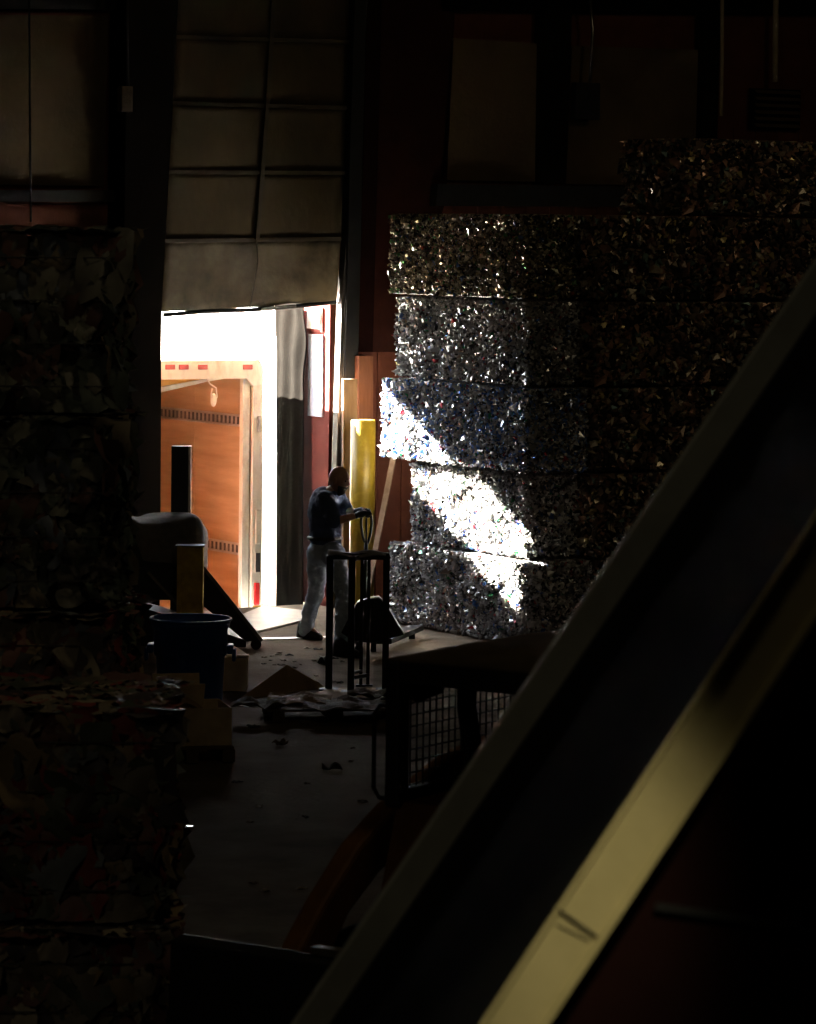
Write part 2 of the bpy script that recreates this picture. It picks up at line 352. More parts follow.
mb = MB(); mb.bb((a.x, -.24, b.z), (b.x, -.17, a.z)); mb.build('housing', M_black, cs, bevel=.004)
for k, cc in enumerate(((.05, .3, .1), (.05, .3, .1), (.5, .03, .03))):
    mb = MB(); z = a.z-(a.z-b.z)*(.2+.3*k); mb.cone(((a.x+b.x)/2, -.24, z), ((a.x+b.x)/2, -.262, z), .014, .012, 12); mb.build('button', mat('button_%d' % k, cc, .4), cs)

# ---- right hand side of the opening: red painted reveal, signs, dock curtain
XJ = oR-.03
ye = onX(284, 450, XJ-.04).y
mb = MB(); mb.bb((XJ, -.02, 0), (XJ+.029, onX(300, 450, XJ).y, oT+.25)); T += 1
struct(mb.build('trim_%d' % T, M_redj), 'red painted reveal closing the right side of the doorway', 'jamb')
M_sign = mat('white_sign', (0.80, 0.80, 0.78), .5, 0, (.7, .7, .7), 4)
a, b = onX(306, 307, XJ-.02), onX(322, 332, XJ-.02)
sg = thing('sign', 'small white sign with a red border at the top of the red jamb', 'sign', (XJ, a.y, b.z))
mb = MB(); mb.bb((XJ-.02, a.y, b.z), (XJ, b.y, a.z)); mb.build('backing', M_redj, sg)
mb = MB(); mb.bb((XJ-.028, a.y-.03, b.z+.03), (XJ-.018, b.y+.03, a.z-.03)); mb.build('face', M_sign, sg)
a, b = onX(308.5, 334, XJ-.02), onX(321.5, 417, XJ-.02)
sg = thing('sign', 'tall narrow white sign lower down on the red jamb, coloured blue-grey as in shade', 'sign', (XJ, a.y, b.z))
mb = MB(); mb.bb((XJ-.02, a.y, b.z), (XJ, b.y, a.z)); mb.build('board', mat('shaded_white_sign', (.42, .47, .55), .5, 0, (.30, .34, .42), 5, stretch=(1, 8, 1)), sg)  # white board; the blue-grey of its shaded end is put into the colour
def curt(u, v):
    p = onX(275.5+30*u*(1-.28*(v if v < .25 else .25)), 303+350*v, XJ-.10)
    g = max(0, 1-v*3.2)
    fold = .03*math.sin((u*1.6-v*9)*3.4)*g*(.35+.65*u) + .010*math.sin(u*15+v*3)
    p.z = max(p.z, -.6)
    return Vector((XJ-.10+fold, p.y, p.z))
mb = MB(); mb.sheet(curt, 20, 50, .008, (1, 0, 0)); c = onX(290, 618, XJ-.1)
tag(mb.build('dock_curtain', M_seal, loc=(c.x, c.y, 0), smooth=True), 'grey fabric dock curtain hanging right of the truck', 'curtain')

# ---- yard outside
m = MB(); m.bb((-60, .25, -1.35), (60, 90, -1.2)); struct(m.build('floor_1', mat('yard_concrete', (.6, .57, .52), .8)), 'pale concrete yard outside the loading door', 'ground')
# dock leveller, and a bright strip for the sliver of sun
g = thing('dock_plate', 'steel dock plate lying on the floor at the truck threshold', 'dock plate', (-.9, .1, .0))
pts = [onZ(243, 614, .02), onZ(262, 606, .02), onZ(310, 611, .02), onZ(300, 621, .02), onZ(250, 633, .02), onZ(150, 633, .02), onZ(150, 606, .02)]
mb = MB(); mb.prism([(p.x, p.y, .001) for p in pts], (0, 0, .022)); mb.build('plate', mat('worn_steel_plate', (.34, .29, .24), .5, .5), g, bevel=.004)
mb = MB(); mb.bar(onZ(150, 633.5, .02), onZ(252, 633.5, .02), .03, .02); mb.build('edge_strip', M_black, g)
mb = MB(); p0, p1 = onZ(236, 639.5, .006), onZ(330, 637, .006); mb.bar(p0, p1, .10, .008)
tag(mb.build('floor_strip', mat('sun_sliver_strip', (.95, .88, .86), .38, 1.0, (.9, .84, .82), 3), loc=(p0.x, p0.y, 0)), 'bright metal strip standing in for a sliver of sunlight behind the worker', 'metal strip')  # metal bar added to stand in for a thin line of sun

# ---- the box truck backed up to the dock
tx1 = onY(263, 450, .45).x; tzT = onY(210, 360, .45).z; TW = 2.5; tx0 = tx1-TW; ty0, ty1 = .45, 7.4
tk = thing('box_truck', 'white box truck backed up to the open loading door, plywood lined inside', 'truck', (tx1-TW/2, .7, -1.2))
wj = tx1-onY(244, 450, .45).x
zb = -.10
hz = onY(210, 379, .45).z
mb = MB(); mb.bb((tx1-.05, ty0+.12, zb), (tx1, ty1, tzT-.03)); mb.build('side_wall', M_white, tk)
mb = MB(); mb.bb((tx0, ty0+.12, zb), (tx0+.05, ty1, tzT-.03)); mb.build('side_wall', M_white, tk)
mb = MB(); mb.bb((tx0, ty1-.05, zb), (tx1, ty1, tzT-.03)); mb.build('front_wall', M_white, tk)
mb = MB(); mb.bb((tx0, ty0+.1, tzT-.03), (tx1, ty1, tzT)); mb.build('roof', M_roof, tk)
mb = MB(); mb.bb((tx0, ty0, zb-.12), (tx1, ty1, zb)); mb.build('floor_deck', M_ply, tk)
mb = MB(); mb.bb((tx1-.065, ty0+.12, zb), (tx1-.05, ty1-.05, tzT-.1)); mb.bb((tx0+.05, ty0+.12, zb), (tx0+.065, ty1-.05, tzT-.1)); mb.bb((tx0+.06, ty1-.065, zb), (tx1-.06, ty1-.05, tzT-.1))
for k in range(1, 6): mb.bb((tx1-.068, ty0+.12+k*1.22, zb), (tx1-.064, ty0+.128+k*1.22, tzT-.1))
mb.build('plywood_lining', M_ply, tk)
# rear frame with header
jb_ = MB(); jb_.bb((tx1-wj*.55, ty0, zb), (tx1, ty0+.12, tzT-.08)); jb_.bb((tx1-wj, ty0+.03, zb), (tx1-wj*.62, ty0+.10, tzT-.12)); jb_.build('door_jamb', M_white, tk, bevel=.006)
mb = MB(); mb.bb((tx1-wj*.66, ty0+.05, zb), (tx1-wj*.55, ty0+.12, tzT-.14)); mb.build('door_channel', mat('rusty_channel', (.25, .15, .08), .7), tk)
mb = MB(); mb.bb((tx0, ty0, zb), (tx0+.18, ty0+.12, tzT-.08)); mb.build('door_jamb', M_white, tk, bevel=.006)
mb = MB(); mb.prism([(tx0, ty0-.005, hz), (tx1-wj*.9, ty0-.005, hz), (tx1-wj*.55, ty0-.005, hz-.08), (tx1, ty0-.005, hz-.08), (tx1, ty0-.005, tzT-.07), (tx1-.05, ty0-.005, tzT), (tx0, ty0-.005, tzT)], (0, .12, 0)); mb.build('header', M_white, tk, bevel=.006)
M_mk = mat('dull_red_lens', (.42, .09, .07), .4, 0, (.3, .06, .05), 20)
for px in (170, 183.5, 202.5, 247.5):
    p = onY(px, 367, ty0); mb = MB(); mb.bb((p.x-.055, ty0-.012, p.z-.025), (p.x+.055, ty0, p.z+.025)); mb.build('marker_light', M_mk, tk, bevel=.004)
# roller door rolled under the roof
a, b = onY(150, 389, ty0+.2), onY(206, 379, ty0+.2)
mb = MB(); mb.prism([a, b, onY(240, 373, ty0+.2), onY(240, 376, ty0+.2), b+Vector((0, 0, -.03)), a+Vector((0, 0, -.06))], (0, .04, 0)); mb.build('roller_door_edge', M_white, tk)
mb = MB(); mb.prism([onY(150, 381, ty0+.24), onY(207, 376, ty0+.24), onY(207, 381, ty0+.24), onY(150, 389, ty0+.24)], (0, .03, 0)); mb.build('roller_door_seal', mat('orange_seal', (.75, .42, .10), .6), tk)
mb = MB(); pp = [onY(205, 377, ty0+.1), onY(210, 384, ty0+.1), onY(216, 388, ty0+.1), onY(217, 397, ty0+.1), onY(213, 404, ty0+.1), onY(211, 396, ty0+.1), onY(212, 388, ty0+.1)]
mb.tube(pp, .008); mb.ell(onY(213.5, 400, ty0+.1), (.035, .02, .07)); mb.build('pull_strap', mat('pale_strap', (.75, .68, .55), .8), tk, smooth=True)
# E-tracks on the plywood (rails with vertical slots)
M_etr = mat('galvanised_rail', (.52, .48, .40), .45, .5)
for py in (420.5, 549.0):
    p = onX(238, py, tx1-.075); z = p.z
    mb = MB(); hh = .062
    mb.bb((tx1-.073, ty0+.15, z-hh), (tx1-.065, ty1-.2, z+hh)); o = mb.build('cargo_track', M_etr, tk)
    mb = MB(); mb.bb((tx1-.084, ty0+.15, z+hh*.66), (tx1-.070, ty1-.2, z+hh)); mb.bb((tx1-.084, ty0+.15, z-hh), (tx1-.070, ty1-.2, z-hh*.66)); mb.build('cargo_track', M_etr, tk)
    for k in range(24):
        y = ty0+.2+.088*k; mb = MB(); mb.bb((tx1-.078, y, z-hh*.62), (tx1-.072, y+.034, z+hh*.62)); mb.build('track_slot', mat('slot_shadow_steel', (.10, .085, .07), .8), tk)
# fittings on the right jamb
def jbox(name, px0, py0, px1, py1, material, th=.03):
    a, b = onY(px0, py0, ty0-th), onY(px1, py1, ty0-th); mb = MB(); mb.bb((a.x, ty0-th, b.z), (b.x, ty0, a.z)); return mb.build(name, material, tk, bevel=.01)
jbox('latch', 258.5, 416, 262.5, 432, M_galv); jbox('hinge_plate', 256, 510, 262, 544, M_white, .02)
jbox('grab_slot', 256, 553, 260.5, 572, M_dark, .012); jbox('grab_slot_rim', 255.3, 551.5, 261.2, 573.5, M_white, .008)
jbox('tail_light', 255, 583, 260, 605, mat('red_lens', (.55, .03, .03), .25), .03)
jbox('reflective_tape', 253, 606, 261, 612, M_yel, .006)
mb = MB(); mb.bb((tx0, ty0+.02, zb-.4), (tx1, ty0+.2, zb-.12)); mb.build('bumper', M_black, tk)
for yy in (1.6, 6.0):
    for xx in (tx0+.25, tx1-.25):
        mb = MB(); mb.cone((xx-.13, ty0+yy, -.72), (xx+.13, ty0+yy, -.72), .48, .48, 28); mb.build('wheel', M_rub, tk)
mb = MB(); mb.bb((tx0+.1, ty1+.1, -.7), (tx1-.1, ty1+2.0, 1.5)); mb.bb((tx0+.6, ty0+.3, -.5), (tx0+.75, ty1+1, zb-.12)); mb.bb((tx1-.75, ty0+.3, -.5), (tx1-.6, ty1+1, zb-.12)); mb.build('cab', M_white, tk, bevel=.1)
# neighbouring white trailer
nb = thing('white_trailer', 'white trailer side glimpsed in the gap right of the truck', 'trailer', (3.0, 1.2, -1.2))
mb = MB(); mb.bb((1.35, 1.2, -.12), (3.9, 12.0, 2.9)); mb.build('box_body', mat('trailer_white', (.80, .84, .84), .5, 0, (.70, .76, .77), 2), nb)
mb = MB(); mb.bb((1.32, 1.2, -.24), (1.42, 12, -.10)); mb.build('side_rail', mat('rail_pale', (.75, .68, .52), .5), nb)
for k in range(4): mb = MB(); mb.cone((1.32, 1.9+k*1.5, -.17), (1.30, 1.9+k*1.5, -.17), .03, .03, 8); mb.build('rail_light', M_mk, nb)
for yy in (2.2, 10.5):
    for xx in (1.65, 3.6):
        mb = MB(); mb.cone((xx-.13, yy, -.72), (xx+.13, yy, -.72), .48, .48, 28); mb.build('wheel', M_rub, nb)
mb = MB(); mb.bb((1.9, 1.3, -.6), (3.4, 11.8, -.24)); mb.build('underframe', M_black, nb)

# ------------------------------------------------------------------ bollard, boards and pole by the door
pb = onZ(361, 613, 0); db = depth_of(pb); rb = 12.5*db/F
zt = at(361, 419, db).z
bo = thing('yellow_bollard', 'tall round yellow bollard standing behind the worker, right of the door', 'bollard', (pb.x, pb.y, 0))
mb = MB(); mb.cone((pb.x, pb.y, 0), (pb.x, pb.y, zt-.01), rb, rb, 40); mb.build('post', M_yel, bo, smooth=False)
for p in bo.children[0].data.polygons: p.use_smooth = len(p.vertices) == 4
mb = MB(); mb.cone((pb.x, pb.y, zt-.012), (pb.x, pb.y, zt), rb*.98, rb*.9, 40); mb.build('cap', M_yel, bo)
def board(name, label, x0, x1, ytop, ybot, Y, material, th=.05, lean=.0):
    a, b = onY(x0, ytop, Y), onY(x1, ytop, Y); w = (b-a).length; c = (a+b)/2; 
    mb = MB(); mb.prism([(a.x, Y-lean, 0), (b.x, Y-lean, 0), (b.x, Y, a.z), (a.x, Y, a.z)], (0, th, 0)); return tag(mb.build(name, material, loc=(c.x, Y-lean, 0), bevel=.004), label, 'board')
board('wooden_board', 'pale wooden board standing upright between the door track and yellow bollard', 343.5, 357.5, 379, 0, -.34, M_wood, .04, .05)
board('wooden_board', 'taller reddish wooden post standing behind the yellow bollard', 359, 373.5, 356, 0, -.30, M_rwood, .09, .03)
mb = MB(); p1 = onY(394, 455, -.75); p0 = onZ(362, 622, 0); mb.bar(p0+Vector((0, 0, .02)), p1, .055, .03)
tag(mb.build('wooden_pole', M_wood, loc=(p0.x, p0.y, 0)), 'long pale wooden lath leaning against the baled bottles', 'pole')

# ------------------------------------------------------------------ bales of crushed bottles
def rnd(rs, a, b): return a+(b-a)*rs.random()
OCT_F = np.array([(0, 2, 4), (2, 1, 4), (1, 3, 4), (3, 0, 4), (2, 0, 5), (1, 2, 5), (3, 1, 5), (0, 3, 5)])
def chips_mesh(name, dims, faces, palette, csize, dens, seed, material, body=(0.05, 0.05, 0.05)):
    """a baled block, base centre at origin; faces: which sides carry detail; chips = crushed containers bulging from the sides"""
    rs = np.random.RandomState(seed); L, D, Hh = dims
    V = []; Fc = []; C = []; k = 0
    pal = np.array([p[:3] for p in palette]); pw = np.array([p[3] for p in palette]); pw = pw/pw.sum()
    # core
    g = 0.03
    bx = [(-L/2+g, -D/2+g, .015), (L/2-g, -D/2+g, .015), (L/2-g, D/2-g, .015), (-L/2+g, D/2-g, .015), (-L/2+g, -D/2+g, Hh-.02), (L/2-g, -D/2+g, Hh-.02), (L/2-g, D/2-g, Hh-.02), (-L/2+g, D/2-g, Hh-.02)]
    V.append(np.array(bx)); bf = [(3, 2, 1, 0), (4, 5, 6, 7), (0, 1, 5, 4), (1, 2, 6, 5), (2, 3, 7, 6), (3, 0, 4, 7)]
    Fc += [tuple(f) for f in bf]; C += [body]*6; k = 8
    for fc in faces:
        if fc in ('-x', '+x'): U, W = D, Hh
        elif fc in ('-y', '+y'): U, W = L, Hh
        else: U, W = L, D
        n = int(U*W/(csize*csize)*dens)
        for _ in range(n):
            u = rs.uniform(-U/2+.01, U/2-.01); w = rs.uniform(.028, W-.022) if fc != '+z' else rs.uniform(-W/2, W/2)
            s = csize*np.exp(rs.normal(0, .38)); sh = np.array([rs.uniform(.45, 1.3), rs.uniform(.35, .9), rs.uniform(.25, .6)])*s*.75
            o6 = np.array([(1, 0, 0), (-1, 0, 0), (0, 1, 0), (0, -1, 0), (0, 0, 1), (0, 0, -1)], float)
            o6 += rs.uniform(-.35, .35, (6, 3)); o6 *= sh
            q, _r2 = np.linalg.qr(rs.normal(0, 1, (3, 3))); o6 = o6 @ q.T
            bulge = .010*math.sin(u*9+seed)*1+.012*math.sin(w*13+u*5+seed*2)
            out = rs.uniform(-.022, .006)+bulge
            if fc == '-x': c = (-L/2-out, u, w)
            elif fc == '+x': c = (L/2+out, u, w)
            elif fc == '-y': c = (u, -D/2-out, w)
            elif fc == '+y': c = (u, D/2+out, w)
            else: c = (u, w, Hh-.015+out*.5)
            vs = o6+np.array(c); vs[:, 2] = np.clip(vs[:, 2], 0.004, Hh-.003); vs[:, 0] = np.clip(vs[:, 0], -L/2-.05, L/2); vs[:, 1] = np.clip(vs[:, 1], -D/2-.05, D/2+.03)
            V.append(vs); Fc += [tuple(int(x) for x in (f+k)) for f in OCT_F]; k += 6
            col = pal[rs.choice(len(pal), p=pw)]*rs.uniform(.55, 1.15); C += [tuple(np.clip(col, 0, .95))+((1.0,) if rs.rand() < .6 else (0.0,))]*8
    V = np.concatenate(V)
    me = bpy.data.meshes.new(name); me.from_pydata(V.tolist(), [], Fc); me.materials.append(material)
    at_ = me.attributes.new('Col', 'FLOAT_COLOR', 'CORNER'); arr = []
    for f, c in zip(Fc, C): arr += [c[0], c[1], c[2], (c[3] if len(c) > 3 else 0.0)]*len(f)
    at_.data.foreach_set('color', arr); me.update(); return me
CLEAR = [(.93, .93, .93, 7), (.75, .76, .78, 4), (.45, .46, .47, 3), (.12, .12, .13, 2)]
PALS = {  # warm top-row and blue third-row tints stand in for coloured light
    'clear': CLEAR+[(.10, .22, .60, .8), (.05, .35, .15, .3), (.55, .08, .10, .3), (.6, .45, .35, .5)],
    'blue': CLEAR+[(.16, .34, .90, 3.2), (.40, .60, .95, 2.5), (.55, .08, .12, .6), (.05, .40, .20, .4)],  # extra blue carries the cool light on the third bale
    'amber_lit': [(.90, .82, .68, 4), (.75, .60, .42, 3), (.45, .32, .20, 3), (.10, .08, .06, 3), (.12, .25, .55, .8), (.10, .40, .15, .8), (.60, .12, .10, .5)],
    'warm_lit': [(.90, .84, .66, 4), (.62, .55, .34, 3), (.28, .24, .14, 4), (.07, .06, .05, 4), (.12, .38, .12, .8), (.12, .22, .50, .5), (.5, .12, .08, .4)],
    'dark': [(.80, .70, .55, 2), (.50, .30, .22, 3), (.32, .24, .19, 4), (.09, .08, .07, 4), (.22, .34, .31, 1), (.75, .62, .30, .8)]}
def bale(name, label, loc, dims, faces, pal, cs, dens, seed, group, wires=4, mesh=None, wdir='x', sc=(1, 1, 1), material=None):
    t = thing(name, label, 'bale', loc, group)
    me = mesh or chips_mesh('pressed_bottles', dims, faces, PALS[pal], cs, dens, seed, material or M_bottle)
    o = bpy.data.objects.new('pressed_bottles', me); COL.objects.link(o); o.parent = t
    L, D, Hh = dims
    for k in range(wires):
        e = .012
        if wdir == 'x':   # loops in planes of constant y
            y = -D/2+D*(k+.5)/wires; pts = [(-L/2-e, y, .02), (L/2+e, y, .02), (L/2+e, y, Hh-.01), (-L/2-e, y, Hh-.01)]
        else:
            x = -L/2+L*(k+.5)/wires; pts = [(x, -D/2-e, .02), (x, D/2+e, .02), (x, D/2+e, Hh-.01), (x, -D/2-e, Hh-.01)]
        w = MB(ROOTS[t.name]); w.tube(pts, .003, 5, closed=True); w.build('baling_wire', M_wire, t)
    return t
A = onZ(388, 622, 0); XS = A.x
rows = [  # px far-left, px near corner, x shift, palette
    (388, 532, 0.0, 'clear'), (411, 528, .09, 'clear'), (380, 528, -.02, 'blue'), (394, 527, .06, 'clear'), (389, 524, .03, 'warm_lit')]
HB = .80
names = ['bottom bale of the sunlit stack, grey crushed bottles resting on the floor', 'second bale up in the sunlit stack, set back at its left end',
         'third bale up in the sunlit stack, sticking out left into the sunbeam', 'fourth bale up in the sunlit stack, speckled with blue bottles',
         'topmost bale of the sunlit stack, warm light tinted into its crushed bottles']
NEAR = []
for i, (pf, pn, dx, pal) in enumerate(rows):
    X = XS+dx; yp = 640-i*84-30
    yf = onX(pf, yp, X).y; yn = onX(pn, yp, X).y; D = yf-yn; L = XS+.66-X; NEAR.append((X, yn))
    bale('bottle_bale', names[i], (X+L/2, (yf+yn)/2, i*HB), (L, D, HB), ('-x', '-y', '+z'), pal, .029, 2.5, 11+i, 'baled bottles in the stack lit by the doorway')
yn0 = NEAR[0][1]
# darker bales facing the hall, receding to the right
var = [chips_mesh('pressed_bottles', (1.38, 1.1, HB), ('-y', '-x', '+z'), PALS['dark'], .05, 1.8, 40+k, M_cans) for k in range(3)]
colx = [XS+.83]
seam = [(594, None), (715, None), (835, None), (955, None)]
xs = [onY(594, 420, yn0+.02).x, onY(715, 420, yn0+.02).x, onY(835, 420, yn0+.02).x, onY(955, 420, yn0+.02).x]
rname = ['floor', 'second', 'third', 'fourth', 'fifth']
cname = ['first', 'second', 'third']
for j in range(3):
    w = xs[j+1]-xs[j]-.06 if j else xs[1]-(XS+.70)-.06
    x0 = xs[j] if j else XS+.70
    for i in range(5):
        lab = 'dark pressed bale on the %s, %s column right of the sunlit stack' % ('floor' if i == 0 else rname[i]+' row up', cname[j])
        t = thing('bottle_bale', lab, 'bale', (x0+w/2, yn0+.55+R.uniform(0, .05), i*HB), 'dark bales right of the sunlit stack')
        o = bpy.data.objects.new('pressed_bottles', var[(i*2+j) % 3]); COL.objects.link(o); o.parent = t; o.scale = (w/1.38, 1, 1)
        for k in range(4):
            xx = -w/2+w*(k+.5)/4; wb = MB(ROOTS[t.name]); wb.tube([(xx, -.562, .02), (xx, .56, .02), (xx, .56, HB-.01), (xx, -.562, HB-.01)], .003, 4, closed=True); wb.build('baling_wire', M_wire, t)
x6 = onY(686, 170, yn0+.1).x
for j in range(2):
    lab = ['dark bale on the very top row, left one of two below the vent', 'dark bale on the very top row, right one at the picture edge'][j]
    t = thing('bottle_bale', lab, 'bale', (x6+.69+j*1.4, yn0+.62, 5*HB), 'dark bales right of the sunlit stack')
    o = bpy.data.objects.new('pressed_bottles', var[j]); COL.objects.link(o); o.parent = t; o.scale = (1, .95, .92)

# ------------------------------------------------------------------ left foreground bales of mixed film and textiles
def scrap_mesh(name, dims, faces, seed, palette, size=.13, dens=2.2):
    rs = np.random.RandomState(seed); L, D, Hh = dims; V = []; Fc = []; C = []; g = .06
    pal = np.array([p[:3] for p in palette]); pw = np.array([p[3] for p in palette]); pw = pw/pw.sum()
    V += [(-L/2+g, -D/2+g, 0), (L/2-g, -D/2+g, 0), (L/2-g, D/2-g, 0), (-L/2+g, D/2-g, 0), (-L/2+g, -D/2+g, Hh-g), (L/2-g, -D/2+g, Hh-g), (L/2-g, D/2-g, Hh-g), (-L/2+g, D/2-g, Hh-g)]
    Fc += [(3, 2, 1, 0), (4, 5, 6, 7), (0, 1, 5, 4), (1, 2, 6, 5), (2, 3, 7, 6), (3, 0, 4, 7)]; C += [(.05, .04, .035)]*6
    N = 4
    for fc in faces:
        U, W = (D, Hh) if fc[1] == 'x' else ((L, Hh) if fc[1] == 'y' else (L, D))
        for _ in range(int(U*W/(size*size)*dens)):
            u = rs.uniform(-U/2, U/2); w = rs.uniform(0.02, W) if fc[1] != 'z' else rs.uniform(-W/2, W/2)
            s = min(size*np.exp(rs.normal(0, .40)), size*1.9); asp = rs.uniform(.4, 1.0); an = rs.uniform(-.9, .9)+math.pi/2*0
            ph = rs.uniform(0, 9, 6); amp = s*rs.uniform(.12, .30); tiltu, tiltw = rs.uniform(-.3, .3, 2); out = rs.uniform(-.04, .02)
            k = len(V); col = pal[rs.choice(len(pal), p=pw)]*rs.uniform(.6, 1.2)
            for j in range(N+1):
                for i in range(N+1):
                    a, b = (i/N-.5)*s*1.3, (j/N-.5)*s*1.3*asp*1.6
                    rr = 1-.25*abs(math.sin(ph[5]+i*1.7+j*2.3)); a *= rr; b *= rr
                    uu = a*math.cos(an)-b*math.sin(an); ww = a*math.sin(an)+b*math.cos(an)
                    hgt = amp*(math.sin(i*1.6+ph[0])*math.cos(j*1.3+ph[1])+.5*math.sin(i*2.9+j*2.1+ph[2]))+tiltu*a+tiltw*b+out
                    U_, W_ = u+uu, w+ww
                    if fc[1] != 'z': W_ = min(max(.004, W_), Hh-.01)
                    if fc == '-x': p = (-L/2-hgt, U_, W_)
                    elif fc == '+x': p = (L/2+hgt, U_, W_)
                    elif fc == '-y': p = (U_, -D/2-hgt, W_)
                    else: p = (U_, W_, min(Hh-.04+abs(hgt)*.4, Hh))
                    V.append(p)
            for j in range(N):
                for i in range(N):
                    q = k+j*(N+1)+i; Fc.append((q, q+1, q+N+2, q+N+1)); C.append(tuple(np.clip(col, 0, .9)))
    me = bpy.data.meshes.new(name); me.from_pydata(V, [], Fc); me.materials.append(M_scrap)
    at_ = me.attributes.new('Col', 'FLOAT_COLOR', 'CORNER'); arr = []
    for f, c in zip(Fc, C): arr += [c[0], c[1], c[2], 1.0]*len(f)
    at_.data.foreach_set('color', arr); me.polygons.foreach_set('use_smooth', [True]*len(me.polygons)); me.update(); return me
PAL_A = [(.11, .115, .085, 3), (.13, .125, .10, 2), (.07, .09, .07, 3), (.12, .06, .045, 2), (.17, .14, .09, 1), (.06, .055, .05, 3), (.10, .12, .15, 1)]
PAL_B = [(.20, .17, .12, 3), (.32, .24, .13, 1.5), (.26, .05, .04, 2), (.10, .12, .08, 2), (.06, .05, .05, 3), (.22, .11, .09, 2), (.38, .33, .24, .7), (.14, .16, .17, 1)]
def lbale(label, pxr, d, z, h, seed, pal, w=1.5, dd=1.1):
    p = at(pxr, 600, d); c = p+HR*(-w/2)+HF*(dd/2)
    M = frame((c.x, c.y, z), HR)
    t = thing('film_bale', label, 'bale', group='ragged bales at the left edge', M=M)
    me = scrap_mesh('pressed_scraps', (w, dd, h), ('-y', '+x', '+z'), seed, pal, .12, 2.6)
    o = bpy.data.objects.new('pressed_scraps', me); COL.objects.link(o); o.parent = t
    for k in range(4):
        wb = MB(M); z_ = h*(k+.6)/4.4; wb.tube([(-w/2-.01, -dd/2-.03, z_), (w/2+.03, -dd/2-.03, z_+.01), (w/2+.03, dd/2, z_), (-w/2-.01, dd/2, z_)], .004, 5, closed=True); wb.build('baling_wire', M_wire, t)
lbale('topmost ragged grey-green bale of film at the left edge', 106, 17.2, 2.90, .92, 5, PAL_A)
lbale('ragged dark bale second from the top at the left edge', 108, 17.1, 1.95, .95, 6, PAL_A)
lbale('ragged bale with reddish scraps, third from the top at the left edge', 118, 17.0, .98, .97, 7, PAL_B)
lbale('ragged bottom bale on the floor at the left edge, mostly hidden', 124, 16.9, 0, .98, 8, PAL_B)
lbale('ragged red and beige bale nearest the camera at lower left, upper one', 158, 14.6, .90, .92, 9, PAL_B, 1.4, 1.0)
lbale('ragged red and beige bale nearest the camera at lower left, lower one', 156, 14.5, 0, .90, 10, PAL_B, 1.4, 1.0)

# ------------------------------------------------------------------ worker
def blob(name, caps, ells, material, parent, vox=.012, smooth=6, wr=0.0):
    mb = MB()
    for p0, p1, r0, r1 in caps:
        p0, p1 = Vector(p0), Vector(p1); mb.cone(p0, p1, r0, r1, 20); mb.ell(p0, (r0,)*3, 20, 12); mb.ell(p1, (r1,)*3, 20, 12)
    for c, r, rot in ells: mb.ell(c, r, 24, 16, rot)
    o = mb.build(name, material, parent)
    m = o.modifiers.new('r', 'REMESH'); m.mode = 'VOXEL'; m.voxel_size = vox
    m = o.modifiers.new('s', 'SMOOTH'); m.iterations = smooth; m.factor = .6
    dg = bpy.context.evaluated_depsgraph_get(); nm = bpy.data.meshes.new_from_object(o.evaluated_get(dg)); o.modifiers.clear(); o.data = nm; nm.name = name
    if wr:
        for v in nm.vertices:
            q = v.co; v.co = q+v.normal*wr*(noise.noise(Vector((q.x*9, q.y*9, q.z*16)))+.5*noise.noise(q*30))
    nm.polygons.foreach_set('use_smooth', [True]*len(nm.polygons)); return o
def skin(name, nodes, edges, radii, material, parent, sub=2, root=0):
    me = bpy.data.meshes.new(name+'_rig'); inv = ROOTS[parent.name].inverted()
    me.from_pydata([tuple(inv @ Vector(n)) for n in nodes], edges, [])
    o = bpy.data.objects.new(name, me); COL.objects.link(o)
    o.modifiers.new('s', 'SKIN'); me.skin_vertices or None
    sv = me.skin_vertices[0].data
    for i, r in enumerate(radii):
        rr = (r, r) if not isinstance(r, tuple) else r; sv[i].radius = rr; sv[i].use_root = (i == root)
    s2 = o.modifiers.new('d', 'SUBSURF'); s2.levels = sub; s2.render_levels = sub
    dg = bpy.context.evaluated_depsgraph_get(); ev = o.evaluated_get(dg); nm = bpy.data.meshes.new_from_object(ev)
    o.modifiers.clear(); o.data = nm; nm.name = name; nm.materials.clear(); nm.materials.append(material)
    nm.polygons.foreach_set('use_smooth', [True]*len(nm.polygons)); o.parent = parent; ROOTS[o.name] = ROOTS[parent.name]; return o
M_skin = mat('skin', (.64, .37, .27), .5, 0, (.54, .29, .21), 8)
M_shirt = mat('navy_shirt', (.075, .10, .18), .85, 0, (.055, .075, .14), 10, .1, 40)
M_jean = mat('faded_jeans', (.42, .50, .60), .85, 0, (.26, .33, .41), 7, .15, 60, lo=.3, hi=.6)
M_glove = mat('black_glove', (.02, .02, .022), .6)
M_shoe = mat('dark_boot', (.035, .028, .024), .6)
M_beard = mat('dark_beard', (.06, .042, .034), .9, 0, None, 60, .5, 150)
pc = onZ(326, 647, 0)
pm = Matrix.Translation((pc.x, pc.y, 0))
pe = thing('person', 'bald bearded man in navy shirt and faded jeans pushing a pallet jack', 'person', (pc.x, pc.y, 0))
